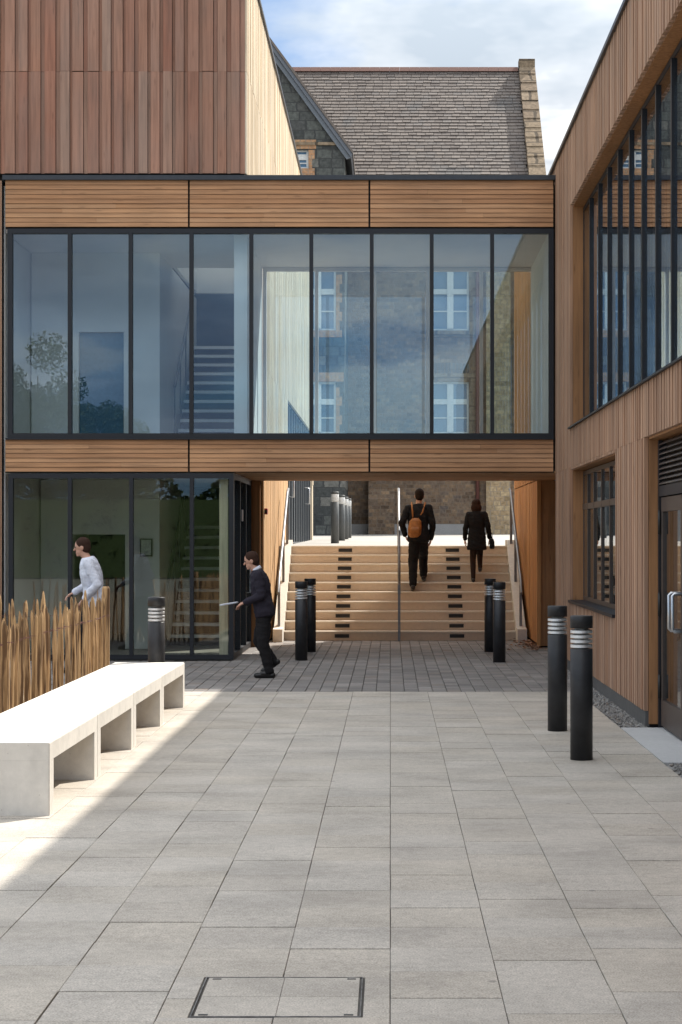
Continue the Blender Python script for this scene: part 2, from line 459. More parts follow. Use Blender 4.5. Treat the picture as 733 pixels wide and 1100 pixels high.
FPX, W0, H0, VX, VY = 2000.0, 733.0, 1100.0, 419.5, 580.0
cd = bpy.data.cameras.new('camera'); cam = bpy.data.objects.new('camera', cd); col.objects.link(cam)
cam.location = (0, 0, 1.6); cam.rotation_euler = (R(90), 0, 0)
cd.sensor_fit = 'VERTICAL'; cd.sensor_height = 36; cd.sensor_width = 24
cd.lens = 36 * FPX / H0
cd.shift_x = -(VX - W0 / 2) / H0
cd.shift_y = (VY - H0 / 2) / H0
cd.clip_end = 3000; cd.clip_start = .1
scene.camera = cam
scene.view_settings.view_transform = 'Standard'; scene.view_settings.look = 'None'
scene.view_settings.gamma = 1; scene.view_settings.use_curve_mapping = False
scene.view_settings.exposure = .70
scene.render.engine = 'CYCLES'
cy = scene.cycles
cy.use_denoising = True; cy.max_bounces = 10; cy.diffuse_bounces = 5; cy.glossy_bounces = 5; cy.transparent_max_bounces = 24
cy.transmission_bounces = 6; cy.caustics_reflective = False; cy.caustics_refractive = False; cy.sample_clamp_indirect = 6

# ------------------------------------------------------------------ ground
def struct(o): o['kind'] = 'structure'; return o
g = MB(); g.box(-600, 600, -600, 900, -.40, -.05); struct(g.build('ground', M['ground']))

FY = 24.6            # facade plane of the link building
slab_y1 = 19.62
b = MB(); b.box(-2.86, 1.955, -9, slab_y1, -.05, -.0065); struct(b.build('paving_joints', M['slab_gap']))
p = MB(); rs = random.Random(3); PW = .392
for c in range(-7, 5):
    x0 = c * PW; x1 = x0 + PW
    if x1 <= -2.87: continue
    if x0 < -2.86: x0 = -2.86
    y = 6.497 - .4 * 38 + rs.choice([0, 0, 0, .005, -.006, .2 if c < -1 else 0]) - .004; first = True
    while y < slab_y1 - .02:
        L = .4 + (rs.choice([-.1, .1, .2]) if rs.random() < .05 else 0)
        if slab_y1 - (y + L) < .15: L = slab_y1 - y
        t = rs.uniform(-.0022, .0022); gx = rs.choice([.0011, .0015, .0022]); gy = rs.choice([.0010, .0012, .0016, .0022, .0034])
        a, bb, cc, dd = x0 + gx, x1 - gx, y + gy, y + L - gy
        # manhole cover recess is cut out of the paving
        def emit(a, bb, cc, dd):
            if bb - a < .01 or dd - cc < .01: return
            h = .0014
            p.add([(a, cc, -.02), (bb, cc, -.02), (bb, dd, -.02), (a, dd, -.02), (a, cc, t - h), (bb, cc, t - h), (bb, dd, t - h), (a, dd, t - h),
                   (a + h, cc + h, t), (bb - h, cc + h, t), (bb - h, dd - h, t), (a + h, dd - h, t)],
                  [(0, 1, 5, 4), (1, 2, 6, 5), (2, 3, 7, 6), (3, 0, 4, 7), (4, 5, 9, 8), (5, 6, 10, 9), (6, 7, 11, 10), (7, 4, 8, 11), (8, 9, 10, 11)])
        mx0, mx1, my0, my1 = -.680, -.092, 6.235, 6.815
        if bb > mx0 and a < mx1 and dd > my0 and cc < my1:
            emit(a, bb, cc, min(dd, my0)); emit(a, bb, max(cc, my1), dd)
            emit(a, min(bb, mx0), max(cc, my0), min(dd, my1)); emit(max(a, mx1), bb, max(cc, my0), min(dd, my1))
        else: emit(a, bb, cc, dd)
        y += L
struct(p.build('slab_paving', M['slab']))

b = MB(); b.box(-5.3, 2.5, slab_y1 + .001, 29.7, -.05, -.016); struct(b.build('block_joints', M['slab_gap']))
p = MB(); BW = .15
for c in range(-35, 17):
    x0 = c * BW; y = slab_y1 + .004
    y -= .11 if c % 2 else 0
    while y < 29.6:
        y0 = max(y, slab_y1 + .004); y1 = min(y + .222, 29.6)
        if y1 - y0 > .03:
            t = rs.uniform(-.002, .002); h = .004; a, bb = x0 + .003, x0 + BW - .003; cc, dd = y0 + .003, y1 - .003
            p.add([(a, cc, -.018), (bb, cc, -.018), (bb, dd, -.018), (a, dd, -.018), (a, cc, t - h), (bb, cc, t - h), (bb, dd, t - h), (a, dd, t - h),
                   (a + h, cc + h, t), (bb - h, cc + h, t), (bb - h, dd - h, t), (a + h, dd - h, t)],
                  [(0, 1, 5, 4), (1, 2, 6, 5), (2, 3, 7, 6), (3, 0, 4, 7), (4, 5, 9, 8), (5, 6, 10, 9), (6, 7, 11, 10), (7, 4, 8, 11), (8, 9, 10, 11)])
        y += .225
struct(p.build('block_paving', M['blocks']))

b = MB(); b.box(-9, -2.875, -9, 19.6, -.05, -.012); struct(b.build('planting_bed', M['soil']))
b = MB(); b.box(1.972, 2.45, -9, 13.38, -.05, -.022); b.box(1.972, 2.45, 15.92, 24.2, -.05, -.022); struct(b.build('gravel_bed', M['base_kerb']))
b = MB(); b.box(1.966, 2.5, 13.40, 15.90, -.05, -.002); o = struct(b.build('threshold_paving', M['pad']))
# gravel stones
gm = MB(); rg = random.Random(5)
def stone(mb, c, r):
    pts = []
    for k in range(6):
        a = (k % 4) * math.pi / 2 + rg.uniform(-.4, .4)
        if k < 4: pts.append((c[0] + r * rg.uniform(.7, 1.2) * math.cos(a), c[1] + r * rg.uniform(.7, 1.2) * math.sin(a), c[2] + rg.uniform(-.2, .2) * r))
    pts.append((c[0], c[1], c[2] + r * rg.uniform(.5, .9))); pts.append((c[0], c[1], c[2] - r * .6))
    mb.add(pts, [(0, 1, 4), (1, 2, 4), (2, 3, 4), (3, 0, 4), (1, 0, 5), (2, 1, 5), (3, 2, 5), (0, 3, 5)])
for k in range(3600):
    y = rg.uniform(15.95, 24.2) if k < 3000 else rg.uniform(11, 13.36)
    stone(gm, (rg.uniform(1.985, 2.20), y, -.014 + rg.uniform(0, .012)), rg.uniform(.008, .019))
o = gm.build('gravel', M['gravel']); tag(o, 'grey gravel strip along the foot of the timber hall', 'gravel', kind='stuff')
lm = MB()
for k in range(260):
    x = 2.22 - abs(rg.gauss(0, .16)); y = 27.9 + rg.uniform(-1.2, 1.6); a = rg.uniform(0, 6.3); r = rg.uniform(.02, .045); z = .005 + rg.random() * .03
    if x > 2.2: continue
    lm.add([(x + r * math.cos(a), y + r * math.sin(a), z), (x - r * .5 * math.sin(a), y + r * .5 * math.cos(a), z + r * rg.uniform(0, .6)),
            (x - r * math.cos(a), y - r * math.sin(a), z + .004), (x + r * .5 * math.sin(a), y - r * .5 * math.cos(a), z + r * rg.uniform(0, .6))], [(0, 1, 2, 3)])
o = lm.build('fallen_leaves', M['fallen']); tag(o, 'dry brown leaves blown against the foot of the right passage wall', 'leaves', kind='stuff')

# upper terrace behind the stairs
u = MB(); u.prism([(31.86, -.04), (31.86, 1.498), (36, 1.50), (65.4, 1.80), (120, 2.2), (120, -.04)], 'X', -60, 60)
struct(u.build('upper_terrace', M['upper']))

# ------------------------------------------------------------------ manhole cover
mh = thing('manhole_cover', 'square recessed manhole cover filled with paving slabs in a thin steel frame', 'manhole cover', (-.386, 6.525, 0))
fr = MB()
X0, X1, Y0, Y1 = -.676, -.096, 6.240, 6.810
for a in (.004,):
    t = .003
    fr.box(X0 + a, X1 - a, Y0 + a, Y0 + a + t, -.02, .0025); fr.box(X0 + a, X1 - a, Y1 - a - t, Y1 - a, -.02, .0025)
    fr.box(X0 + a, X0 + a + t, Y0 + a + t, Y1 - a - t, -.02, .0025); fr.box(X1 - a - t, X1 - a, Y0 + a + t, Y1 - a - t, -.02, .0025)
fr.build('frame', plain('manhole_steel', (.16, .155, .15), .65, .2, .7, 14), mh)
s = MB(); s.box(X0 - .003, X1 + .003, Y0 - .003, Y1 + .003, -.03, -.0035); s.build('tray', M['slab_gap'], mh)
for k in range(2):
    s = MB(); xa = X0 + .0155 + k * .2755; s.box(xa, xa + .2735, Y0 + .0085, Y0 + .284, -.02, 0); s.box(xa, xa + .2735, Y0 + .2855, Y1 - .0085, -.02, .0005); s.build('infill_slab', M['slab'], mh)
for cx_, cy_ in ((X0 + .045, Y0 + .030), (X1 - .045, Y0 + .030), (X0 + .045, Y1 - .030), (X1 - .045, Y1 - .030)):
    s = MB(); s.box(cx_ - .016, cx_ + .016, cy_ - .006, cy_ + .006, -.01, .002); s.build('lifting_socket', M['hinge'], mh)

# ------------------------------------------------------------------ glazed link building (facade, bridge, lobby)
XL, XR = -5.10, 2.18
BX = [-5.10, -2.663, -.277, 2.165]
BACK = 27.8
link = thing('glazed_link_building', 'two storey glazed building with timber bands bridging over the passage and stairs', 'building', (-1.5, FY, 0))
def band(z0, z1, pitch, seed):
    rnd = random.Random(seed)
    for a, bb in zip(BX, BX[1:]):
        m = MB(); n = max(1, round((z1 - z0) / pitch)); ph = (z1 - z0) / n
        for k in range(n):
            za = z0 + k * ph; e = rnd.uniform(-.002, .002)
            xs = [a + .012, bb - .012]
            if rnd.random() < .5: xs = [a + .012, a + .012 + rnd.uniform(.3, .7) * (bb - a - .024), bb - .012]
            for xa, xb in zip(xs, xs[1:]):
                # weatherboard: leans out at the foot, small shadow gap below
                m.prism([(FY - .002 + e, za + .0035), (FY + .006 + e, za + ph - .0005), (FY + .032, za + ph - .0005), (FY + .032, za + .0035)], 'X', xa + .001, xb - .001)
        m.build('timber_band', M['band'], link)
band(5.735, 6.352, .062, 1); band(2.50, 2.925, .061, 2)
m = MB(); m.box(-5.09, 2.17, FY + .034, FY + .10, 5.72, 6.36); m.box(-5.09, 2.17, FY + .034, FY + .10, 2.49, 2.94); m.build('band_backing', M['backing'], link)
m = MB(); m.box(-5.12, 2.20, FY - .035, FY + .14, 6.354, 6.415); m.build('parapet_capping', M['capping'], link)

def window_x(name, xs, z0, z1, y, fw, parent, material, gl, sill=.0, glass_from=None):
    """window in the facade plane: outer frame is the part, mullions and panes are its sub-parts"""
    f = MB(); d0, d1 = y, y + .09
    f.box(xs[0], xs[-1], d0, d1, z1 - fw, z1); f.box(xs[0], xs[-1], d0, d1, z0, z0 + fw)
    f.box(xs[0], xs[0] + fw, d0 + .001, d1 - .001, z0 + fw, z1 - fw); f.box(xs[-1] - fw, xs[-1], d0 + .001, d1 - .001, z0 + fw, z1 - fw)
    F = f.build(name, material, parent)
    for x in xs[1:-1]:
        q = MB(); q.box(x - .025, x + .025, d0 - .012, d1, z0 + fw, z1 - fw); q.build('mullion', material, F)
    for a, bb in zip(xs, xs[1:]):
        q = MB(); q.box(a + .026, bb - .026, y + .035, y + .047, z0 + fw, z1 - fw); q.build('pane', gl, F)
    return F
MX = [(x - VX) * FY / FPX for x in (8, 75, 140.3, 205.6, 270, 334.5, 399.5, 464, 529, 595)]
up = window_x('upper_window', MX, 2.945, 5.715, FY + .004, .065, link, M['frame'], M['glass'])
q = MB(); q.box(MX[0] - .02, MX[-1] + .01, FY - .03, FY + .02, 2.926, 2.944); q.build('sill', M['frame'], up)
GX = [(x - VX) * FY / FPX for x in (9, 75, 141, 206, 251)]
gw = window_x('lobby_window', GX, .02, 2.475, FY + .004, .06, link, M['frame'], M['glass_low'])
# side of the lobby, facing the passage
XS = GX[-1]
f = MB(); ys = [FY + .10, 25.72, 26.75, BACK - .02]
wall(f, 'Y', ys[0], ys[-1], .02, 2.475, XS - .08, XS, [(ys[0] + .05, ys[-1] - .05, .09, 2.41)])
sideF = f.build('side_window', M['frame'], link)
for y in ys[1:-1]:
    q = MB(); q.box(XS - .082, XS + .004, y - .05, y, .09, 2.41); q.build('mullion', M['frame'], sideF)
for a, bb in zip(ys, ys[1:]):
    q = MB(); q.box(XS - .05, XS - .038, a + .002, bb - .052, .09, 2.41); q.build('pane', M['glass_low'], sideF)
q = MB(); q.box(XS + .006, XS + .02, 25.78, 26.0, 1.86, 2.02); q.build('door_sign', plain('grey_sign', (.4, .4, .42), .5), link)
q = MB(); q.tube([(XS + .004, 26.62, .85), (XS + .07, 26.62, .85), (XS + .07, 26.62, 1.25), (XS + .004, 26.62, 1.25)], .012); q.build('handle', M['steel'], link, True)
# light timber column just inside the corner
q = MB(); q.box(XS - .20, XS - .085, FY + .13, FY + .25, .02, 2.40); q.build('column', M['larch_pale'], link)
# slabs, ceilings
q = MB(); q.box(XL, XR - .02, FY + .105, BACK + .10, 2.60, 2.945); q.build('floor_slab', M['floor_in'], link)
q = MB(); ny = 22
for k in range(ny):
    ya = FY + .036 + k * (BACK + .1 - FY - .04) / ny
    q.box(XS + .01, 2.42, ya, ya + (BACK + .1 - FY - .04) / ny - .006, 2.485, 2.515)
q.build('soffit', M['soffit'], link)
q = MB(); q.box(XL, XR - .02, FY + .105, BACK + .1, 2.517, 2.598); q.build('soffit_backing', M['backing'], link)
q = MB(); q.box(XL, XS - .01, FY + .1, 31.4, 2.478, 2.513); q.build('lobby_ceiling', M['white_paint'], link)
q = MB(); q.box(XL, XR - .02, FY + .105, BACK + .08, 5.67, 5.73); q.build('ceiling', M['pink_plaster'], link)
q = MB(); q.box(XL, XR - .02, FY + .105, BACK + .10, 5.735, 6.34); q.build('roof', M['capping'], link)
q = MB(); q.box(XL, XS - .01, FY + .1, 31.4, -.04, .015); q.build('lobby_floor', M['floor_in'], link)
# back glazing of the bridge
BXs = [-1.90, -1.10, -.24, .56, 1.36, 2.15]
bk = window_x('rear_window', BXs, 2.95, 5.665, BACK - .01, .05, link, M['pink_plaster'], M['glass'])
q = MB()
for k in range(10): q.prism([(BACK + .10, 5.735 + k * .062), (BACK + .13, 5.735 + k * .062), (BACK + .112, 5.79 + k * .062), (BACK + .10, 5.79 + k * .062)], 'X', -1.9, 2.15)
q.build('rear_band', M['band'], link)
q = MB(); q.box(-1.9, 2.15, BACK + .10, BACK + .12, 2.5, 2.94); q.build('rear_band', M['band'], link)
# inner end walls
q = MB(); q.box(2.10, 2.158, FY + .11, BACK - .02, 2.946, 5.668); q.build('inner_wall', M['white_paint'], link)
q = MB(); q.box(-2.09, -1.915, FY + .30, 31.4, 2.946, 5.668); q.build('inner_wall', M['white_paint'], link)
# first-floor partition with doorway
q = MB(); wall(q, 'X', -5.09, -3.27, 2.946, 5.668, 26.4, 26.55, [(-4.42, -3.78, 2.9, 4.55)]); q.build('inner_wall', M['white_paint'], link)
q = MB(); q.box(-4.42, -3.78, 26.49, 26.53, 2.947, 4.545); q.build('inner_door', M['blue_door'], link)
q = MB(); q.box(-3.42, -3.27, 26.56, 31.4, 2.946, 5.668); q.build('inner_wall', M['white_paint'], link)
# lobby walls
q = MB(); wall(q, 'X', -5.09, -3.36, .016, 2.476, 27.1, 27.25, [(-4.62, -3.86, 0, 1.68)]); q.build('inner_wall', M['white_paint'], link)
q = MB(); q.box(-3.52, -3.36, 27.26, 31.3, .016, 2.476); q.build('inner_wall', M['white_paint'], link)
q = MB(); q.box(-5.1, -1.93, 31.42, 31.52, 0, 6.3); q.build('inner_wall', M['blue_in'], link)
q = MB(); q.box(-5.2, -5.11, FY + .12, 31.5, 0, 6.3); q.build('inner_wall', M['white_paint'], link)
# lower side of the passage behind the lobby
q = MB(); q.box(XS - .05, -1.945, BACK, BACK + .06, .0, 2.48); q.build('return_panel', M['reveal'], link)
# left edge pilaster of vertical timber
q = MB(); clad(q, 'X', -5.6, -5.13, [.05, 2.5, 6.35], FY - .03, -1, 31); q.build('pilaster_cladding', M['larch_v'], link)
q = MB(); q.box(-5.6, -5.13, FY + .02, FY + .4, 0, 6.35); q.build('pilaster', M['backing'], link)

# picture on the lobby wall, alarm box
pic = thing('framed_notice', 'small dark framed notice on the white lobby wall behind the glass', 'picture frame', (-3.55, 27.08, 1.45))
q = MB(); q.box(-3.64, -3.46, 27.06, 27.085, 1.36, 1.62); q.build('frame', M['hinge'], pic)
q = MB(); q.box(-3.62, -3.48, 27.055, 27.0595, 1.38, 1.60); q.build('sheet', plain('notice_sheet', (.5, .5, .47), .6, 0, .3, 30), pic)
al = thing('alarm_box', 'small dark red alarm box on the pale timber wall beside the stairs', 'alarm', (-1.9, 28.1, 2.03))
q = MB(); q.box(-1.916, -1.85, 28.02, 28.16, 1.985, 2.075); o = q.build('casing', M['red_plastic'], al); bevel(o, .006)
q = MB(); q.box(-1.90, -1.86, 28.005, 28.0185, 2.005, 2.055); q.build('button', M['hinge'], al)

# indoor stairs (two flights)
def flight(name, label, x0, x1, y0, z0, n, rise, going, cat='staircase'):
    t = thing(name, label, cat, (x0, y0, z0))
    s = MB()
    for k in range(n):
        s.box(x0, x1, y0 + k * going, y0 + (k + 1) * going, z0 + .001, z0 + (k + 1) * rise - .048)
    s.build('carcass', M['riser_in'], t)
    for k in range(n):
        q = MB(); q.box(x0 - .004, x1 + .004, y0 + k * going - .03, y0 + (k + 1) * going - .031, z0 + (k + 1) * rise - .047, z0 + (k + 1) * rise); q.build('tread', M['white_gloss'], t)
    q = MB(); q.tube([(x0 - .03, y0, z0 + .95), (x0 - .03, y0 + n * going, z0 + .95 + n * rise)], .022)
    for k in range(0, n, 3): q.tube([(x0 - .03, y0 + k * going, z0 + k * rise + .1), (x0 - .03, y0 + k * going, z0 + k * rise + .95)], .012)
    q.build('handrail', M['rail'], t)
    return t
flight('indoor_staircase', 'indoor stairs with white treads seen through the upper window', -3.20, -2.16, 27.9, 2.946, 11, .165, .25)
flight('indoor_staircase', 'indoor stairs with white treads seen through the ground floor lobby window', -3.30, -2.16, 27.9, .016, 11, .165, .25)

# ------------------------------------------------------------------ tall timber block on the left
BXR = -1.90; BTOP = 9.35; BY1 = 46.
blk = thing('timber_clad_block', 'tall block of vertical red cedar boards rising over the left of the glazed building', 'building', (-3.5, FY, 0))
q = MB(); clad(q, 'X', -5.62, BXR, [6.45, 7.80, BTOP], FY + .03, -1, 11, (), (.11, .145), (.035, .065), .026, .02, .006); q.build('front_cladding', M['cedar'], blk)
q = MB(); clad(q, 'Y', FY + .055, BACK + .11, [6.45, 7.80, BTOP], BXR, 1, 12, ())
clad(q, 'Y', BACK + .11, BY1, [2.95, 4.2, 6.43, 7.80, BTOP], BXR, 1, 13, [(34.5, BY1 - .3, 1.4, 4.2)])
q.build('side_cladding', M['larch_pale'], blk)
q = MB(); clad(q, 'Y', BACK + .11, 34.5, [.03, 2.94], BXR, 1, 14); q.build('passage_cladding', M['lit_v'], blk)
q = MB(); SHX0, SHX1, SHY0, SHY1 = -3.26, -2.12, 27.95, 31.35  # opening for an unseen shaft, added to bring daylight onto the indoor treads
q.box(-5.62, SHX0 - .06, FY + .08, BY1, 6.44, BTOP - .02); q.box(SHX1 + .06, BXR - .045, FY + .08, BY1, 6.44, BTOP - .02)
q.box(SHX0 - .059, SHX1 + .059, FY + .08, SHY0 - .06, 6.44, BTOP - .02); q.box(SHX0 - .059, SHX1 + .059, SHY1 + .06, BY1, 6.44, BTOP - .02)
wall(q, 'Y', BACK + .12, BY1, .02, 6.43, -2.06, BXR - .046, [(34.5, BY1 - .3, 1.4, 4.2)])
q.box(-5.62, -5.5, BACK, BY1, 0, 6.43); q.box(-5.62, -1.95, BY1 - .1, BY1 - .01, 0, 6.43)
q.build('wall', M['backing'], blk)
q = MB(); q.box(-5.66, BXR + .03, FY - .01, FY + .12, BTOP - .015, BTOP + .035); q.box(BXR - .1, BXR + .03, FY + .12, BY1, BTOP - .015, BTOP + .035); q.build('parapet_capping', M['capping'], blk)
q = MB(); q.box(BXR - .05, BXR - .0, 34.48, 34.53, 1.5, 4.2); q.build('corner_trim', M['larch_pale'], blk)
q = MB(); wall(q, 'X', SHX0 - .05, SHX1 + .05, 5.75, BTOP, SHY0 - .05, SHY0); wall(q, 'X', SHX0 - .05, SHX1 + .05, 5.75, BTOP, SHY1, SHY1 + .05)
wall(q, 'Y', SHY0 + .001, SHY1 - .001, 5.75, BTOP, SHX0 - .05, SHX0); wall(q, 'Y', SHY0 + .001, SHY1 - .001, 5.75, BTOP, SHX1, SHX1 + .05); q.build('added_shaft_lining', M['white_paint'], blk)  # white lining of the added shaft, bounces daylight down to the indoor stairs
# grey doors and glazing on the rear lower side
q = MB(); q.box(BXR - .10, BXR - .06, 34.54, BY1 - .35, 1.53, 4.19)
for k in range(12): q.box(BXR - .06, BXR - .03, 34.6 + k * .93, 34.66 + k * .93, 1.56, 4.16)
dd_ = q.build('grey_doors', plain('grey_door', (.055, .065, .075), .35, 0, .1), blk)
for yy in (35.7, 42.5):
    h = MB(); h.tube([(BXR - .055, yy, 2.42), (BXR + .05, yy, 2.42), (BXR + .05, yy, 2.78), (BXR - .055, yy, 2.78)], .018); h.build('handle', M['steel'], dd_, True)
q = MB(); q.box(-2.05, BXR - .012, 45.6, BY1 + .001, 1.5, 4.19); q.build('door_jamb', M['larch_pale'], blk)

# ------------------------------------------------------------------ timber hall on the right
hall = thing('timber_hall', 'large building of vertical larch boards with a long mullioned upper window on the right', 'building', (2.3, 15, 0))
WX = 2.18; HTOP = 6.55; HY0 = -6.0; HY1 = 33.0
ops = [(4.0, 22.62, 2.95, 5.65), (18.1, 22.62, .86, 2.45), (11.4, 16.0, -.2, 2.47)]
q = MB(); clad(q, 'Y', HY0, 24.58, [.13, 2.48, HTOP], WX, -1, 21, ops, (.075, .11), (.042, .065), .036, .02, 0, .008)
clad(q, 'Y', 24.58, BACK + .05, [2.50, HTOP], WX + .004, -1, 22, (), (.075, .11), (.042, .065), .036, .02, 0, .008)
q.build('cladding', M['larch_v'], hall)
q = MB(); wall(q, 'Y', HY0, 24.58, .0, HTOP - .02, WX + .047, WX + .34, [(4.0, 22.62, 2.93, 5.67), (18.1, 22.62, .84, 2.47), (11.4, 16.0, -.2, 2.49)])
wall(q, 'Y', 24.58, HY1, 2.52, HTOP - .02, WX + .052, WX + .34)
q.build('wall', M['backing'], hall)
q = MB(); clad(q, 'Y', BACK + .06, HY1, [2.50, HTOP], WX + .012, -1, 25, (), (.10, .14), (.03, .05), .026, .02); q.build('rear_cladding', M['warm_v'], hall)
q = MB(); clad(q, 'Y', BACK + .01, HY1, [.05, 2.49], WX + .02, -1, 23, (), (.14, .15), (.004, .006), .012, .01); q.build('passage_cladding', M['warm_v'], hall)
q = MB(); q.box(WX + .05, WX + .34, BACK + .03, HY1, 0, 2.49); q.box(WX + .42, WX + .5, 24.3, BACK + .02, 0, 2.48); q.build('passage_wall', M['backing'], hall)
q = MB(); q.box(WX + .012, WX + .42, BACK - .05, BACK + .006, .02, 2.484); q.build('passage_panel', M['reveal'], hall)
q = MB(); q.box(WX + .004, WX + .06, BACK - .10, BACK - .052, .02, 2.484); q.build('passage_post', M['warm_v'], hall)
q = MB(); q.box(WX - .03, WX + .36, HY0, HY1, HTOP - .012, HTOP + .035); q.build('parapet_capping', M['capping'], hall)
q = MB(); q.box(WX + .35, 9.5, HY0, HY1, 6.30, 6.5); q.build('roof', M['capping'], hall)
q = MB(); q.box(9.3, 9.5, HY0, HY1, 0, 6.28); q.box(WX + .35, 9.28, HY0, HY0 + .15, 0, 6.28); q.box(WX + .35, 9.28, 24.3, 24.5, 0, 6.28); q.box(WX + .35, 9.28, 24.52, HY1, 0, 6.28)
q.build('inner_wall', M['pink_plaster'], hall)
q = MB(); q.box(WX + .345, 9.28, HY0 + .16, 24.28, 2.62, 2.93); q.box(WX + .345, 9.28, HY0 + .16, 24.28, -.04, .0); q.build('inner_floor', M['floor_in'], hall)
# plinth under the boards
q = MB(); wall(q, 'Y', HY0, 24.56, -.03, .128, WX + .012, WX + .046, [(11.4, 16.0, -.2, 2.47)]); q.build('plinth', M['plinth'], hall)
# reveals (thin timber linings with real thickness)
RV = WX + .16
def reveal(y0, y1, z0, z1, bottom=True):
    q = MB(); e = .018
    q.box(WX + .04, RV + .06, y1 - e, y1 + .002, z0, z1)
    q.box(WX + .04, RV + .06, y0 - .002, y0 + e, z0, z1)
    q.box(WX + .04, RV + .06, y0 + e, y1 - e, z1 - e + .012, z1 + .022)
    q.build('reveal', M['reveal'], hall)
reveal(4.0, 22.62, 2.95, 5.65); reveal(18.1, 22.62, .86, 2.45); reveal(11.4, 16.0, .02, 2.47)
def window_y(name, ys, z0, z1, x, fw, material, gl, trans=None, fin=.018, depth=.08):
    f = MB()
    f.box(x, x + depth, ys[0], ys[-1], z1 - fw, z1); f.box(x, x + depth, ys[0], ys[-1], z0, z0 + fw)
    f.box(x + .001, x + depth - .001, ys[0], ys[0] + fw, z0 + fw, z1 - fw); f.box(x + .001, x + depth - .001, ys[-1] - fw, ys[-1], z0 + fw, z1 - fw)
    F = f.build(name, material, hall)
    for y in ys[1:-1]:
        q = MB(); q.box(x - fin, x + depth, y - .027, y + .027, z0 + fw, z1 - fw); q.build('mullion', material, F)
    if trans:
        q = MB()
        for a, bb in zip(ys, ys[1:]): q.box(x - .01, x + depth - .002, a + .028, bb - .028, trans - .035, trans + .035)
        q.build('transom', material, F)
    for a, bb in zip(ys, ys[1:]):
        q = MB(); q.box(x + .006, x + .018, a + .028, bb - .028, z0 + fw, z1 - fw); q.build('pane', gl, F)
    return F
YM = [22.60] + [21.70 - .9 * k for k in range(0, 20) if 21.70 - .9 * k > 4.4] + [4.02]
bw_ = window_y('long_window', YM[::-1], 2.965, 5.63, RV, .05, M['frame'], M['glass'])
q = MB(); q.box(WX - .03, RV - .002, 4.0, 22.61, 2.945, 2.963); q.build('sill', M['frame'], bw_)
sw = window_y('ground_window', [18.12, 19.0, 19.78, 20.56, 21.34, 22.0, 22.6], .875, 2.43, RV, .05, M['frame_brown'], M['glass'], 2.0, .012)
q = MB(); q.box(WX - .025, RV - .002, 18.09, 22.61, .842, .874); q.build('sill', M['frame'], sw)
# entrance: louvre, frame, two glazed leaves
DX = 2.295
q = MB(); q.box(DX, DX + .08, 15.90, 15.98, .0, 2.45); q.box(DX, DX + .08, 11.42, 15.895, 1.97, 2.06); q.box(DX, DX + .08, 11.42, 11.5, 0, 1.965); q.box(DX - .01, DX + .07, 12.6, 12.68, 0, 1.965)
df = q.build('door_frame', M['frame'], hall)
q = MB()
for k in range(9):
    z = 2.07 + k * .042; q.prism([(DX - .005, z), (DX + .045, z + .035), (DX + .05, z + .045), (DX + .0, z + .012)], 'Y', 11.45, 15.89)
q.box(DX + .06, DX + .075, 11.45, 15.89, 2.065, 2.45)
q.build('louvre', M['frame_brown'], hall)
def leaf(y0, y1, hy):
    q = MB(); s = .085
    q.box(DX + .012, DX + .06, y0, y1, .02, .24); q.box(DX + .012, DX + .06, y0, y1, 1.84, 1.96)
    q.box(DX + .0125, DX + .0595, y0, y0 + s, .24, 1.84); q.box(DX + .0125, DX + .0595, y1 - s, y1, .24, 1.84)
    L = q.build('door', M['frame_brown'], hall)
    q = MB(); q.box(DX + .03, DX + .042, y0 + s, y1 - s, .24, 1.84); q.build('pane', M['glass'], L)
    q = MB(); q.tube([(DX + .010, hy, .88), (DX - .065, hy, .88), (DX - .08, hy, .895), (DX - .08, hy, 1.16), (DX - .065, hy, 1.175), (DX + .010, hy, 1.175)], .014, 12); q.build('handle', M['steel'], L, True)
    for z in (.25, .95, 1.65):
        q = MB(); q.tube([(DX + .0, y1 + .012 if hy < (y0 + y1) / 2 else y0 - .012, z), (DX + .0, y1 + .012 if hy < (y0 + y1) / 2 else y0 - .012, z + .2)], .014); q.build('hinge', M['hinge'], L, True)
leaf(14.72, 15.86, 14.80); leaf(13.55, 14.69, 14.62)
q = MB(); q.box(DX + .03, DX + .042, 12.7, 13.5, .03, 1.96); q.box(DX + .03, DX + .042, 11.52, 12.58, .03, 1.96); q.build('side_pane', M['glass'], hall)

# ------------------------------------------------------------------ outdoor stairs
st = thing('outdoor_staircase', 'wide flight of ten pale concrete steps rising beyond the passage', 'staircase', (.15, 29.6, 0))
SX0, SX1 = -1.69, 1.99
for k in range(10):
    y0 = 29.6 + k * .25; y1 = y0 + .25; z = .15 * (k + 1)
    q = MB(); q.box(SX0, SX1, y0, y1 - .001 if k < 9 else 31.855, max(0, z - .15 - .0) + .0005, z - .022); s_ = q.build('step', M['step'], st)
    q = MB(); q.box(SX0, SX1, y0 - .022, (y1 - .023) if k < 9 else 31.855, z - .0215, z); q.build('tread', M['nosing'], s_)
    for xm in (-.77, 1.06):
        q = MB(); q.box(xm - .115, xm + .115, y0 - .008, y0 + .02, z - .105, z - .048); q.build('step_light', M['marker'], s_)
for xa, xb in ((SX0 - .15, SX0 - .002), (SX1 + .002, SX1 + .15)):
    q = MB(); q.prism([(29.15, 0), (29.15, .20), (29.45, .22), (31.95, 1.60), (32.3, 1.60), (32.3, 0)], 'X', xa, xb); q.build('side_wall', M['stringer'], st)
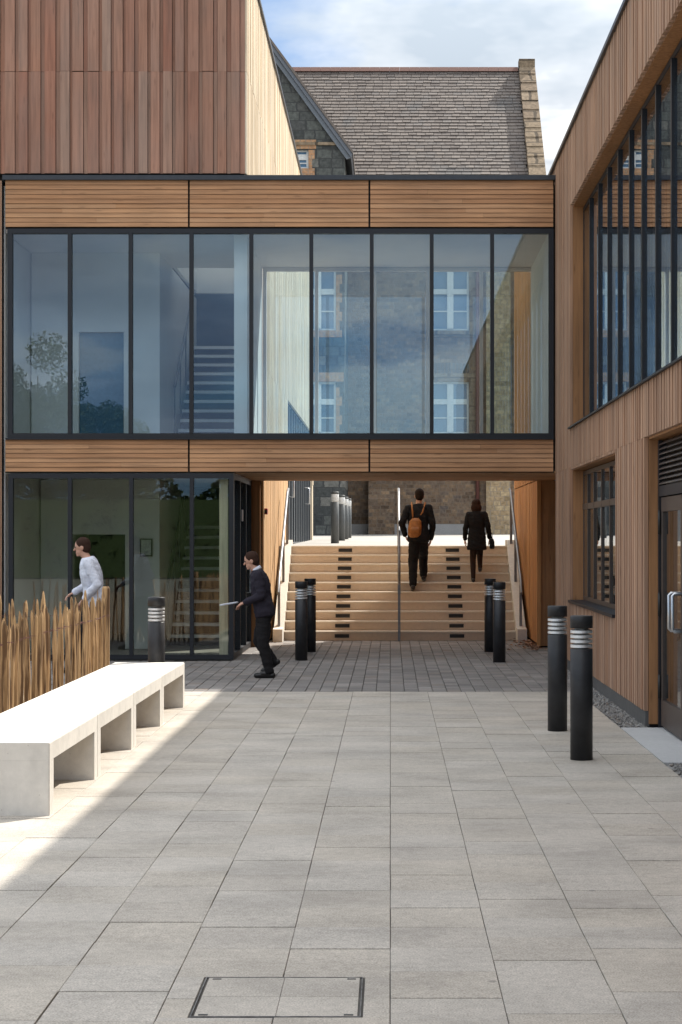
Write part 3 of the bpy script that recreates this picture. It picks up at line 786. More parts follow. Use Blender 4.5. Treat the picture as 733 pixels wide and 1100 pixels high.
def handrail(label, x, y0, y1):
    t = thing('stair_handrail', label, 'handrail', (x, 29.6, 0), group='handrails on the outdoor stairs')
    def zz(y): return max(0, (y - 29.6) * .6 + .15)
    q = MB(); q.tube([(x, y0 - .02, zz(29.6) + .60), (x, y0, zz(29.6) + .62), (x, y0 + .18, .92 + .06), (x, 29.75, zz(29.75) + .88), (x, 31.9, zz(31.9) + .88), (x, 32.2, zz(31.9) + .95)], .024, 12); q.build('rail', M['rail'], t, True)
    for y in (29.5, 30.72, 31.85):
        q = MB(); q.box(x - .02, x + .02, y - .025, y + .025, 0 if y < 29.6 else zz(y) * .93, zz(y) + .80 + (.07 if y > 30 else 0)); q.build('post', M['rail'], t)
    return t
handrail('grey steel handrail down the left edge of the outdoor stairs beside the pale timber wall', SX0 - .075, 29.3, 32)
handrail('grey steel handrail down the right edge of the outdoor stairs beside the orange timber wall', SX1 + .075, 29.3, 32)
handrail('thin steel handrail standing in the middle of the outdoor stairs', .14, 29.62, 32)

# ------------------------------------------------------------------ bollards
def bollard():
    t = thing('bollard', '', 'bollard', (0, 0, 0), 0, 'louvred bollard lights', True)
    q = MB(); q.lathe([(.082, 0), (.082, .805), (.079, .808), (.06, .808)], 36); q.build('body', M['black_paint'], t, True)
    q = MB(); q.lathe([(.05, .808), (.05, .96)], 24); q.build('lens', M['lens'], t, True)
    for k in range(4):
        z = .817 + k * .035; q = MB(); q.lathe([(.055, z + .016), (.0805, z), (.0805, z + .019), (.055, z + .027)], 36); q.build('louvre', M['satin'], t)
    q = MB(); q.lathe([(.06, .958), (.0825, .958), (.0825, 1.043), (.079, 1.048), (.02, 1.05)], 36); q.build('cap', M['black_paint'], t, True)
    for o in t.children:
        if o.data.name.startswith(('body', 'cap')):
            m = o.data
            for p_ in m.polygons: p_.use_smooth = abs(p_.normal.z) < .3 and len(p_.vertices) == 4
    return t
spots = [((1.394, 13.58), 'black bollard nearest the camera, standing on the slabs near the entrance door'),
         ((1.400, 15.60), 'black bollard just behind the nearest one, in front of the ground floor timber hall window'),
         ((-1.184, 24.75), 'black bollard before the stairs on the left, closer of the left pair under the bridge'),
         ((-1.145, 26.60), 'black bollard of the left pair under the bridge, half hidden behind the other'),
         ((1.425, 24.35), 'black bollard before the stairs on the right, closer of the right pair under the bridge'),
         ((1.425, 26.60), 'black bollard of the right pair under the bridge, half hidden behind the other'),
         ((-2.262, 18.0), 'black bollard between the far end of the white benches and the lobby glass')]
b0 = None
for (x, y), lab in spots:
    if b0 is None:
        b0 = bollard(); b0.location = (x, y, 0); b0['label'] = lab
    else: dup(b0, (x, y, 0), random.uniform(0, 3), lab)
# taller grey bollards on the terrace
def grey_bollard():
    t = thing('terrace_bollard', '', 'bollard', (0, 0, 0), 0, 'grey bollards on the upper terrace', True)
    gp = plain('grey_bollard_paint', (.075, .08, .08), .45)
    q = MB(); q.lathe([(.085, -.05), (.085, .86), (.08, .862), (.02, .862)], 28); q.build('body', gp, t, True)
    q = MB(); q.lathe([(.075, .862), (.082, .87), (.082, 1.02), (.075, 1.03)], 28); q.build('lamp_band', M['lens'], t, True)
    q = MB(); q.lathe([(.02, 1.028), (.084, 1.03), (.084, 1.075), (.02, 1.08)], 28); q.build('cap', gp, t, True)
    return t
g0 = None
for (x, y, lab) in ((-1.155, 38.8, 'grey bollard on the upper terrace at the front of the row above the stairs'), (-1.155, 44.0, 'grey bollard on the upper terrace, second in the row above the stairs'),
                    (-1.15, 47.4, 'grey bollard on the upper terrace, third in the row above the stairs'), (-1.15, 51.0, 'grey bollard on the upper terrace, last in the row nearest the stone building')):
    z = 1.50 + max(0, y - 36) * .3 / 29.4
    if g0 is None: g0 = grey_bollard(); g0.location = (x, y, z); g0['label'] = lab
    else: dup(g0, (x, y, z), 0, lab)

# ------------------------------------------------------------------ benches
def bench():
    t = thing('concrete_bench', '', 'bench', (0, 0, 0), 0, 'white concrete benches in a row', True)
    L = 1.765; W = .67; H = .425; T = .105; G = .135
    bm = bmesh.new()
    def part(name, x0, x1, y0, y1, z0, z1, top):
        q = MB(); q.box(x0, x1, y0, y1, z0, z1); o = q.build(name, M['bench'], t)
        bm = bmesh.new(); bm.from_mesh(o.data)
        es = [e for e in bm.edges if abs(e.verts[0].co.z - e.verts[1].co.z) > .01 or (top and min(e.verts[0].co.z, e.verts[1].co.z) > z1 - .001)]
        bmesh.ops.bevel(bm, geom=es, offset=.005, segments=2, affect='EDGES'); bm.to_mesh(o.data); bm.free()
    part('seat', 0, W, 0, L, H - T, H, True)
    part('leg', 0, W, 0, G, 0, H - T - .0005, False); part('leg', 0, W, L - G, L, 0, H - T - .0005, False)
    return t
labs = ['white concrete bench block nearest the camera with its shaded end facing us', 'white concrete bench block second from the camera in the row by the paling fence',
        'white concrete bench block third from the camera, second last in the row', 'white concrete bench block at the far end of the row beside a bollard']
k0 = None
for i, lab in enumerate(labs):
    loc = (-2.645, 10.79 + 1.772 * i, 0)
    if k0 is None: k0 = bench(); k0.location = loc; k0['label'] = lab
    else: dup(k0, loc, 0, lab)

# ------------------------------------------------------------------ paling fences
def fence(label, p0, p1, n, seed, hmean, group='chestnut paling fences'):
    rnd = random.Random(seed)
    t = thing('paling_fence', label, 'fence', (p0[0], p0[1], -.012), 0, group)
    d = Vector((p1[0] - p0[0], p1[1] - p0[1], 0)); L = d.length; d.normalize(); nrm = Vector((-d.y, d.x, 0))
    for i in range(n):
        c = Vector((p0[0], p0[1], 0)) + d * ((i + .5) / n * L + rnd.uniform(-.012, .012)) + nrm * rnd.uniform(-.012, .012)
        h = hmean + rnd.gauss(-.01, .05); r = rnd.choice([rnd.uniform(.009, .016), rnd.uniform(.013, .022), rnd.uniform(.018, .029)]); ns = rnd.choice((4, 5, 5, 6)); a0 = rnd.uniform(0, 6)
        lean = d * rnd.uniform(-.08, .08) + nrm * rnd.uniform(-.03, .03); bow = (d * rnd.uniform(-.02, .02) + nrm * rnd.uniform(-.02, .02))
        fac = [rnd.uniform(.75, 1.25) for _ in range(ns)]
        q = MB(); rs_ = []
        for z, k in ((-.03, 1.05), (.22, 1.0), (.48, .97), (.72, .92), (.9, .88), (.965, .66), (1.0, .22)):
            cc = c + lean * z + bow * math.sin(z * 3.1) + d * rnd.uniform(-.004, .004)
            rs_.append([(cc.x + r * k * fac[j] * rnd.uniform(.92, 1.08) * math.cos(a0 + 2 * math.pi * j / ns), cc.y + r * k * fac[j] * rnd.uniform(.92, 1.08) * math.sin(a0 + 2 * math.pi * j / ns), z * h) for j in range(ns)])
        q.rings(rs_); q.build('pale', M['pale'], t)
    for z in (.22, .80):
        q = MB(); pts = []
        for i in range(n * 2 + 1):
            c = Vector((p0[0], p0[1], z * hmean / 1.0)) + d * (i / (2 * n) * L) + nrm * (.034 if i % 2 else -.034); c.z += rnd.uniform(-.01, .01); pts.append(c)
        q.tube(pts, .002, 5); q.build('wire', M['pipe'], t)
    return t, d, nrm
t, d, nrm = fence('chestnut paling fence running beside the white benches', (-3.0, 12.2), (-3.03, 19.95), 92, 41, .99)
q = MB(); q.tube([(-3.06, 20.0, -.02), (-3.06, 20.0, .5), (-3.055, 20.0, 1.08), (-3.055, 20.0, 1.10)], [.045, .044, .042, .03], 12); q.build('post', M['pale'], t)
t, d, nrm = fence('chestnut paling fence turning away to the left in front of the lobby glass', (-5.6, 20.0), (-3.12, 20.02), 33, 42, .98)

# ------------------------------------------------------------------ stone building behind
old = thing('stone_school_building', 'old rubble stone building with slate roof and gable wing behind the stairs', 'building', (0, 65, 1.8))
OD = 65.0; EZ = 12.3; RZ = 19.9; RD = 72.6; OX0, OX1 = -24., 5.0
def px(x, d): return (x - VX) * d / FPX
def pz(y, d): return 1.6 + (VY - y) * d / FPX
wins = [(px(464, OD), px(504, OD), pz(355, OD), pz(287, OD)), (px(464, OD), px(504, OD), pz(466, OD), pz(410, OD)), (px(430, OD) - 3.9, px(430, OD) - 2.6, 4., 6.)]
wins = wins[:2]
q = MB(); wall(q, 'X', OX0, OX1, 1.6, EZ, OD, OD + .5, wins); q.build('wall', M['rubble'], old)
q = MB(); q.box(OX0, OX1, OD + .6, OD + .7, 1.6, EZ - .1); q.prism([(OD + .7, 1.6), (OD + 15, 1.6), (OD + 15, EZ), (RD, RZ - .3), (OD + .7, EZ)], 'X', OX1 - .3, OX1 - .05); q.box(OX0, OX1, OD + 15, OD + 15.3, 1.6, EZ); q.build('rear_wall', M['rubble'], old)
def old_window(x0, x1, z0, z1, y, trim='dressed'):
    f = MB(); e = .07; xm = (x0 + x1) / 2; zt = z0 + (z1 - z0) * .62
    f.box(x0, x1, y + .12, y + .24, z1 - e, z1); f.box(x0, x1, y + .12, y + .24, z0, z0 + e)
    f.box(x0, x0 + e, y + .121, y + .239, z0 + e, z1 - e); f.box(x1 - e, x1, y + .121, y + .239, z0 + e, z1 - e)
    f.box(xm - .11, xm + .11, y + .08, y + .24, z0 + e, z1 - e)
    f.box(x0 + e, xm - .101, y + .122, y + .238, zt - .09, zt + .09); f.box(xm + .101, x1 - e, y + .122, y + .238, zt - .09, zt + .09)
    f.box(x0 + e, xm - .111, y + .14, y + .22, z0 + (zt - z0) * .5 - .02, z0 + (zt - z0) * .5 + .02); f.box(xm + .111, x1 - e, y + .14, y + .22, z0 + (zt - z0) * .5 - .02, z0 + (zt - z0) * .5 + .02)
    F = f.build("window", M["window_white"], old)
    p_ = MB(); p_.box(x0 + .02, x1 - .02, y + .17, y + .19, z0 + .02, z1 - .02); p_.build('pane', M['pane'], F)
    s = MB(); s.box(x0 - .2, x1 + .2, y - .05, y + .118, z0 - .22, z0 - .002); s.build('sill', M[trim], F)
    l = MB(); l.box(x0 - .25, x1 + .25, y - .012, y + .118, z1 + .002, z1 + .3); l.build('lintel', M[trim], F)
    j = MB()
    for k in range(int((z1 - z0) / .3)):
        wq = .20 if k % 2 else .12; j.box(x0 - wq, x0 - .002, y - .01, y + .118, z0 + k * .3 + .004, z0 + k * .3 + .296); j.box(x1 + .002, x1 + wq, y - .01, y + .118, z0 + k * .3 + .004, z0 + k * .3 + .296)
    j.build('quoin', M[trim], F)
for wv in wins: old_window(*wv, OD)
# slates, course by course
q = MB(); rr = random.Random(9)
sl = math.hypot(RD - OD + .4, RZ - EZ + .4); ty, tz = (RD - OD) / math.hypot(RD - OD, RZ - EZ), (RZ - EZ) / math.hypot(RD - OD, RZ - EZ)
course = .215; nrows = int(sl / course)
for r in range(nrows + 1):
    s0 = r * course - .5; x = -13.5 - (.18 if r % 2 else 0)
    while x < OX1 - .0:
        wd = rr.uniform(.29, .35); x1 = min(x + wd, OX1)
        if x1 - x > .05:
            l0 = .030 + rr.uniform(0, .012); l1 = .006
            def P(xx, s, lift): return (xx, OD + ty * s - tz * lift, EZ + tz * s + ty * lift)
            e = rr.uniform(-.012, .012)
            a, bb = x + .006, x1 - .006; s1 = s0 + course * 1.12; s00 = s0 + e
            q.add([P(a, s00, l0), P(bb, s00, l0), P(bb, s1, l1), P(a, s1, l1), P(a, s00, l0 - .02), P(bb, s00, l0 - .02), P(bb, s1, l1 - .02), P(a, s1, l1 - .02)],
                  [(0, 1, 2, 3), (7, 6, 5, 4), (0, 4, 5, 1), (1, 5, 6, 2), (2, 6, 7, 3), (3, 7, 4, 0)])
        x += wd
roof = q.build('roof', M['slate'], old)
q = MB(); q.prism([(OD - .3, EZ - .35), (RD, RZ - .05), (OD + 15.2, EZ - .35)], 'X', OX0, OX1 - .04); q.build('roof_core', M['backing'], roof)
q = MB()
for k in range(48):
    xa = -13.5 + k * .385; q.prism([(RD - .17, RZ - .06), (RD, RZ + .14), (RD + .17, RZ - .06)], 'X', xa, min(xa + .379, OX1))
q.build('ridge', M['ridge'], roof)
# right gable parapet with stepped coping stones
q = MB(); nk = 19
for k in range(nk):
    s0 = -1.2 + k * (math.hypot(RD - OD, RZ - EZ) + 1.2) / nk; s1 = -1.2 + (k + 1) * (math.hypot(RD - OD, RZ - EZ) + 1.2) / nk - .012
    def P(xx, s, lift): return (xx, OD + ty * s - tz * lift, EZ + tz * s + ty * lift)
    xa, xb = OX1 + .0, OX1 + .62
    l0, l1 = .25, .225
    q.add([P(xa, s0, l0), P(xb, s0, l0), P(xb, s1, l1), P(xa, s1, l1), P(xa, s0, -.3), P(xb, s0, -.3), P(xb, s1, -.3), P(xa, s1, -.3)],
          [(0, 1, 2, 3), (7, 6, 5, 4), (0, 4, 5, 1), (1, 5, 6, 2), (2, 6, 7, 3), (3, 7, 4, 0)])
q.box(OX1, OX1 + .62, RD - .25, RD + .25, RZ - .1, RZ + .40)
q.build('gable_coping', M['dressed'], old)
q = MB(); q.prism([(OD - .25, 1.6), (OD + 15.3, 1.6), (OD + 15.3, EZ), (RD, RZ + .2), (OD - .25, EZ)], 'X', OX1 + .02, OX1 + .6); q.build('gable_wall', M['dressed'], old)
# plinth, buttress, pipe
q = MB(); q.box(OX0, OX1 - .01, OD - .18, OD - .002, 1.6, 2.15); q.build('plinth', M['base_kerb'], old)
q = MB(); xb0, xb1 = px(396, 64.3), px(424, 64.3); q.prism([(OD - .9, 1.6), (OD - .9, 3.0), (OD - .55, 3.35), (OD - .55, 4.6), (OD - .003, 5.2), (OD - .003, 1.6)], 'X', xb0, xb1); q.build('buttress', M['rubble'], old)
q = MB(); q.tube([(px(513, OD), OD - .10, 1.9), (px(513, OD), OD - .10, EZ - .2)], .07, 10); q.build('downpipe', M['pipe'], old, True)
q = MB(); q.box(px(522, OD), px(548, OD), OD - .3, OD - .003, 1.6, EZ); q.build('corner_pier', M['rubble_gold'], old)
q = MB()
for k in range(11):
    xa = px(463, OD) + k * .125; q.box(xa, xa + .09, OD - .03, OD - .003, pz(401, OD), pz(391, OD) + .05 * math.sin(k / 10 * math.pi))
q.build('relieving_arch', M['dark_stone'], old)
# gable wing
WD = 60.; wr = px(370.5, WD); we = pz(161, WD); slope = 1.36; hw = 5.2
wwins = [(px(318, WD) - .55, px(331.5, WD), pz(181, WD), pz(160, WD)), (px(322, WD), px(361, WD), pz(355, WD), pz(287, WD)), (px(322, WD), px(361, WD), pz(466, WD), pz(410, WD))]
q = MB(); wall(q, 'X', wr - 2 * hw, wr, 1.6, we, WD, WD + .5, wwins); q.build('wing_wall', M['dark_stone'], old)
q = MB(); q.prism([(wr - 2 * hw, we + .004), (wr, we + .004), (wr - hw, we + hw * slope)], 'Y', WD + .004, WD + .5); q.build('wing_gable', M['dark_stone'], old)
q = MB(); q.box(wr - .45, wr - .01, WD + .51, OD + 3, 1.6, we - .1); q.box(wr - 2 * hw, wr - 2 * hw + .4, WD + .51, OD + 3, 1.6, we - .1); q.box(wr - 2 * hw + .4, wr - .46, WD + .7, WD + .8, 1.6, we - .1); q.build('wing_side_wall', M['dark_stone'], old)
for wv in wwins: old_window(*wv, WD, 'brick_trim')
q = MB(); q.box(wr - 2 * hw, wr - .02, WD - .06, WD - .002, pz(156, WD), pz(153, WD)); q.build('wing_string_course', M['dressed'], old)
q = MB()
for sgn in (1, -1):
    e = .28 * sgn; xa = wr - hw + sgn * (hw + .2); za = we - .2 * slope; xm = wr - hw; zm = we + hw * slope
    q.prism([(xa, za), (xm, zm), (xm, zm + .17), (xa + .06 * sgn, za + .09)], 'Y', WD - .22, RD)
q.build('wing_roof', M['lead'], old)
q = MB(); sgn = 1
xa = wr - hw + (hw + .22); za = we - .22 * slope; xm = wr - hw; zm = we + hw * slope
q.prism([(xa + .06, za + .10), (xm, zm + .18), (xm, zm + .30), (xa + .06, za + .22)], 'Y', WD - .27, RD)
q.build('wing_slates', M['slate'], old)
q = MB(); q.prism([(xa - .16, za - .02), (xm, zm - .20), (xm, zm - .02), (xa - .02, za + .02)], 'Y', WD - .12, WD - .03); q.build('verge_board', plain('verge_lead', (.15, .165, .185), .45), old)

# ------------------------------------------------------------------ people
from mathutils import noise as mnoise
def remesh(mb, name, material, parent, vox, smooth=4):
    o = mb.build(name, material, parent, True)
    r = o.modifiers.new('r', 'REMESH'); r.mode = 'VOXEL'; r.voxel_size = vox
    s = o.modifiers.new('s', 'SMOOTH'); s.factor = .5; s.iterations = smooth
    dg = bpy.context.evaluated_depsgraph_get(); dg.update()
    me = bpy.data.meshes.new_from_object(o.evaluated_get(dg))
    o.modifiers.clear(); old_me = o.data; o.data = me; bpy.data.meshes.remove(old_me); me.name = name
    me.materials.clear(); me.materials.append(material)
    for p_ in me.polygons: p_.use_smooth = True
    if name in ('jacket', 'coat', 'trousers'):            # creases in the cloth
        nrm = [v.normal.copy() for v in me.vertices]
        for v, vn in zip(me.vertices, nrm):
            c = Vector((v.co.x * 9, v.co.y * 9, v.co.z * 15 + v.co.x * 6))
            v.co += vn * (.006 + .010 * mnoise.noise(c) + .005 * mnoise.noise(c * 2.3))
    return o

def torso(mb, pts, k=0., side=Vector((1, 0, 0))):
    """pts: list of (centre, half width, half depth)"""
    rs = []
    for i, (c, rx, ry) in enumerate(pts):
        c = Vector(c); d = (Vector(pts[min(i + 1, len(pts) - 1)][0]) - Vector(pts[max(i - 1, 0)][0])).normalized()
        a = side.normalized(); bdir = d.cross(a).normalized()
        ring = []
        for j in range(22):
            th = 2 * math.pi * j / 22; cx_, sx_ = math.cos(th), math.sin(th)
            ex = .8
            ring.append(c + a * (rx + k) * math.copysign(abs(cx_) ** ex, cx_) + bdir * (ry + k) * math.copysign(abs(sx_) ** ex, sx_))
        rs.append(ring)
    mb.rings(rs)

def hand(mb, wrist, direction, palm_n, side):
    """palm + four fingers + thumb; direction = towards the finger tips, palm_n = out of the palm"""
    d = Vector(direction).normalized(); n = Vector(palm_n); n = (n - d * n.dot(d)).normalized(); s = d.cross(n).normalized() * side
    w_ = Vector(wrist)
    for k, off in enumerate((-.028, -.010, .010, .028)):
        mb.capsule(w_ + d * .01 + s * off * .7, w_ + d * .085 + s * off, .015, .0125, 8)
    for k, (off, ln) in enumerate(((-.030, .068), (-.010, .080), (.010, .075), (.029, .058))):
        b0_ = w_ + d * .088 + s * off
        b1_ = b0_ + d * ln * .5 + n * .012 + s * off * .08
        b2_ = b1_ + d * ln * .42 + n * .030
        mb.capsule(b0_, b1_, .0095, .0088, 8); mb.capsule(b1_, b2_, .0088, .0075, 8)
    t0 = w_ + d * .03 - s * .03; t1 = t0 + d * .035 - s * .025 + n * .012; t2 = t1 + d * .032 - s * .004 + n * .012
    mb.capsule(t0, t1, .013, .011, 8); mb.capsule(t1, t2, .011, .009, 8)

def head_mesh(mb, c, fwd, tilt):
    """skull, jaw, nose, ears"""
    f = Vector(fwd).normalized(); upv = Vector((0, 0, 1)); upv = (upv + f * tilt).normalized(); r = f.cross(upv).normalized(); upv = r.cross(f).normalized()
    rot = Matrix((r, f, upv)).transposed(); c = Vector(c)
    mb.ellipsoid(c + upv * .025, .074, .094, .098, 22, rot)
    mb.ellipsoid(c - upv * .045 + f * .018, .056, .070, .070, 18, rot)
    mb.capsule(c + f * .088 + upv * .01, c + f * .108 - upv * .022, .010, .014, 8)
    mb.capsule(c + f * .082 - upv * .062 + r * -.016, c + f * .082 - upv * .062 + r * .016, .011, .011, 8)
    mb.capsule(c + f * .072 - upv * .092 + r * -.012, c + f * .072 - upv * .092 + r * .012, .016, .016, 8)
    for sd in (-1, 1): mb.ellipsoid(c + r * .074 * sd - upv * .005 - f * .005, .012, .022, .033, 10, rot)
    return rot, r, f, upv

def person(label, loc, rz, s, J, top_m, leg_m, hair_m, coat=None, long_hair=False, collar=None, skirt=False, hair_label=None):
    t = thing('person', label, 'person', loc, rz, None, True); t.scale = (s, s, s)
    V = {k: Vector(v) for k, v in J.items() if k not in ('tilt', 'fwd', 'hand_n')}
    side = (V['shR'] - V['shL']).normalized(); fwd = Vector(J.get('fwd', (0, 1, 0))); tilt = J.get('tilt', 0)
    b = MB()
    spine = V['chest'] - V['pelvis']
    tp = [(V['pelvis'] - spine.normalized() * .06, .13, .095), (V['pelvis'], .165, .115), (V['pelvis'] + spine * .45, .140, .10), (V['pelvis'] + spine * .8, .165, .112), (V['chest'], .17, .105), (V['chest'] + (V['neck'] - V['chest']) * .55, .145, .085), (V['neck'], .062, .06)]
    torso(b, tp, -.01, side)
    b.capsule(V['neck'] - Vector((0, 0, .04)), V['head'] - Vector((0, 0, .04)), .056, .052)
    rot, r_, f_, u_ = head_mesh(b, V['head'], fwd, tilt)
    for sd in 'LR':
        sg = 1 if sd == 'R' else -1
        b.capsule(V['sh' + sd], V['el' + sd], .050, .040); b.capsule(V['el' + sd], V['wr' + sd], .040, .027)
        b.capsule(V['chest'] + (V['neck'] - V['chest']) * .4, V['sh' + sd], .06, .05)
        b.capsule(V['hip' + sd], V['kn' + sd], .078, .055); b.capsule(V['kn' + sd], V['an' + sd], .054, .036)
        b.capsule(V['an' + sd], V['an' + sd] + (V['to' + sd] - V['an' + sd]) * .8 + Vector((0, 0, -.01)), .036, .030)
        dirn = (V['wr' + sd] - V['el' + sd]); pn = J.get('hand_n', (-sg, .2, 0)) if True else None
        hand(b, V['wr' + sd], dirn, pn, sg)
    remesh(b, 'body', M['skin'], t, .0065, 3)
    # eyes, as small inset balls, belong to the head
    e = MB()
    for sd in (-1, 1): e.ellipsoid(V['head'] + f_ * .083 + r_ * .032 * sd + u_ * .012, .012, .010, .009, 10, rot)
    e.build('eyes', M['shoe'], t, True)
    # top
    j = MB()
    hem = V['pelvis'] - spine.normalized() * (.08 if not coat else coat)
    tops = [(hem, .185 if not coat else .205, .135 if not coat else .15)] + [(c, rx + .022, ry + .022) for c, rx, ry in tp[1:-1]] + [(V['neck'] + (V['neck'] - V['chest']) * -.05, .075, .072)]
    torso(j, tops, 0, side)
    for sd in 'LR':
        j.capsule(V['sh' + sd], V['el' + sd], .066, .054); j.capsule(V['el' + sd], V['el' + sd] + (V['wr' + sd] - V['el' + sd]) * .97, .054, .040)
        j.capsule(V['chest'] + (V['neck'] - V['chest']) * .45, V['sh' + sd], .074, .066)
    remesh(j, 'coat' if coat else 'jacket', top_m, t, .009, 5)
    if collar:
        q = MB(); nk = (V['head'] - V['neck']).normalized(); q.tube([V['neck'] - nk * .01, V['neck'] + nk * .035], [.072, .066], 18); q.build('collar', collar, t, True)
    # legs
    q = MB()
    lr = .016 if not skirt else .004
    for sd in 'LR':
        q.capsule(V['pelvis'] * .4 + V['hip' + sd] * .6, V['kn' + sd], .094 + lr, .064 + lr); q.capsule(V['kn' + sd], V['an' + sd] + Vector((0, 0, .012)), .063 + lr, .044 + lr)
    torso(q, [(V['pelvis'] - spine.normalized() * .10, .14, .11), (V['pelvis'], .178, .128), (V['pelvis'] + spine * .3, .155, .115)], 0, side)
    remesh(q, 'tights' if skirt else 'trousers', leg_m, t, .009, 5)
    for sd in 'LR':
        q = MB(); a = V['an' + sd]; to = V['to' + sd]; dd2 = (to - a); fl = Vector((dd2.x, dd2.y, dd2.z)).normalized()
        heel = a - Vector((fl.x, fl.y, 0)) * .05 + Vector((0, 0, -.045))
        if dd2.z < -.09: heel = a - fl * .02 + Vector((-fl.x * .045, -fl.y * .045, 0))
        q.capsule(heel, to + Vector((0, 0, .0)), .042, .036); q.capsule(a + Vector((0, 0, -.02)), a * .5 + to * .5, .048, .042); 
        remesh(q, 'shoe', M['shoe'], t, .007, 3)
    # hair
    q = MB(); hc = V['head']
    q.ellipsoid(hc + u_ * .042 - f_ * .014, .083, .098, .094, 22, rot)
    q.ellipsoid(hc - f_ * .040 + u_ * .0, .078, .070, .085, 18, rot)
    if long_hair:
        q.ellipsoid(hc + u_ * .03 - f_ * .01, .100, .112, .105, 18, rot); q.ellipsoid(hc - f_ * .045 - u_ * .06, .118, .085, .115, 18, rot)
        for sd in (-1, 1): q.ellipsoid(hc + r_ * .068 * sd - f_ * .02 - u_ * .055, .030, .055, .10, 14, rot)
    remesh(q, 'hair', hair_m, t, .008, 2)
    return t

# walker on the stairs with the rucksack (faces away, +y); root at the lower step
H5, H6 = 0.0, .15
s1 = .965
J1 = dict(pelvis=(0, .02, .93), chest=(.0, .09, 1.33), neck=(0, .115, 1.50), head=(.02, .16, 1.635), shL=(-.175, .08, 1.42), shR=(.175, .08, 1.42),
          elL=(-.285, -.05, 1.17), wrL=(-.225, .10, .97), elR=(.245, .00, 1.14), wrR=(.215, .10, .90),
          hipL=(-.09, .01, .90), hipR=(.09, .03, .90), knL=(-.095, .02, .50), anL=(-.095, -.13, .12), toL=(-.10, .045, .035),
          knR=(.085, .30, .60), anR=(.09, .17, .155 + .12), toR=(.10, .36, .155 + .04), fwd=(.05, 1, -.05), tilt=.0)
person('man in a black suit climbing the stairs with a tan rucksack on his back', (.465, 30.76, .75), 0, s1, J1, M['black_cloth'], M['black_cloth'], M['hair_dark'])
bp = thing('rucksack', 'tan leather rucksack hung low on the back of the climbing man', 'bag', (.465, 30.76, .75), 0, None, True); bp.scale = (s1, s1, s1)
q = MB(); torso(q, [((-.07, -.075, .93), .08, .05), ((-.07, -.085, .97), .112, .07), ((-.065, -.085, 1.08), .118, .075), ((-.055, -.06, 1.20), .10, .062), ((-.05, -.045, 1.245), .06, .04)])
remesh(q, 'pouch', M['tan_leather'], bp, .008, 3)
q = MB(); torso(q, [((-.065, -.165, .975), .07, .012), ((-.065, -.172, 1.03), .075, .014), ((-.062, -.165, 1.10), .07, .012)]); q.build('pocket', M['tan_leather'], bp, True)
for p0, p1, p2 in (((-.02, -.05, 1.22), (.07, -.035, 1.36), (.115, .07, 1.52)), ((-.09, -.05, 1.22), (-.105, -.035, 1.38), (-.115, .07, 1.52))):
    q = MB(); q.tube([p0, p1, p2, (p2[0] * 1.05, .20, 1.46)], .014, 8); q.build('strap', M['tan_leather'], bp, True)

J2 = dict(pelvis=(0, .02, .95), chest=(0, .07, 1.34), neck=(0, .085, 1.50), head=(-.01, .115, 1.63), shL=(-.165, .06, 1.42), shR=(.165, .06, 1.42),
          elL=(-.235, .02, 1.15), wrL=(-.245, .08, .90), elR=(.24, .0, 1.16), wrR=(.27, .08, .93),
          hipL=(-.085, .01, .92), hipR=(.085, .03, .92), knL=(-.08, .05, .50), anL=(-.075, .0, .085), toL=(-.075, .165, .035),
          knR=(.075, .22, .58), anR=(.07, .02, .19 + .12), toR=(.07, .17, .19 + .05), fwd=(-.05, 1, 0), tilt=0)
person('woman in a short black coat climbing the stairs with a dark handbag', (1.435, 30.90, .90), 0, .787, J2, M['black_cloth'], M['tights'], M['hair_brown'], coat=.26, long_hair=True, skirt=True)
hb = thing('handbag', 'dark handbag carried at the right side of the climbing woman', 'bag', (1.435, 30.90, .90), 0, None, True); hb.scale = (.787,) * 3
q = MB(); torso(q, [((.325, .07, .70), .045, .11), ((.325, .07, .74), .055, .14), ((.325, .07, .86), .05, .13), ((.32, .07, .92), .03, .10)], 0); remesh(q, 'pouch', M['black_cloth'], hb, .009, 3)
q = MB(); q.tube([(.325, -.02, .90), (.32, .0, 1.02), (.29, .05, 1.06), (.30, .12, 1.02), (.325, .16, .90)], .009, 8); q.build('strap', M['black_cloth'], hb, True)

# walker passing left in the passage: local +y is his forward direction, rotated to face -x
J3 = dict(pelvis=(0, .05, .92), chest=(0, .115, 1.31), neck=(0, .15, 1.475), head=(0, .225, 1.595), shL=(-.175, .12, 1.40), shR=(.175, .12, 1.40),
          elL=(-.21, .07, 1.13), wrL=(-.13, .30, 1.03), elR=(.21, .05, 1.14), wrR=(.13, .30, 1.04),
          hipL=(-.09, .05, .89), hipR=(.09, .04, .89), knL=(-.09, .06, .47), anL=(-.085, -.02, .085), toL=(-.085, .155, .036),
          knR=(.09, .13, .49), anR=(.085, -.07, .20), toR=(.085, .075, .09), fwd=(0, 1, -.25), tilt=.0, hand_n=(0, .1, -1))
person('person in a dark navy jacket walking left past the lobby corner looking at papers', (-1.42, 21.62, 0), R(90), .85, J3, M['navy_cloth'], M['black_cloth'], M['hair_brown'], collar=M['white_shirt'])
pp = thing('papers', 'sheaf of white papers held out by the person walking left', 'papers', (-1.50, 21.62, 0), R(90), None, True); pp.scale = (.85,) * 3
q = MB()
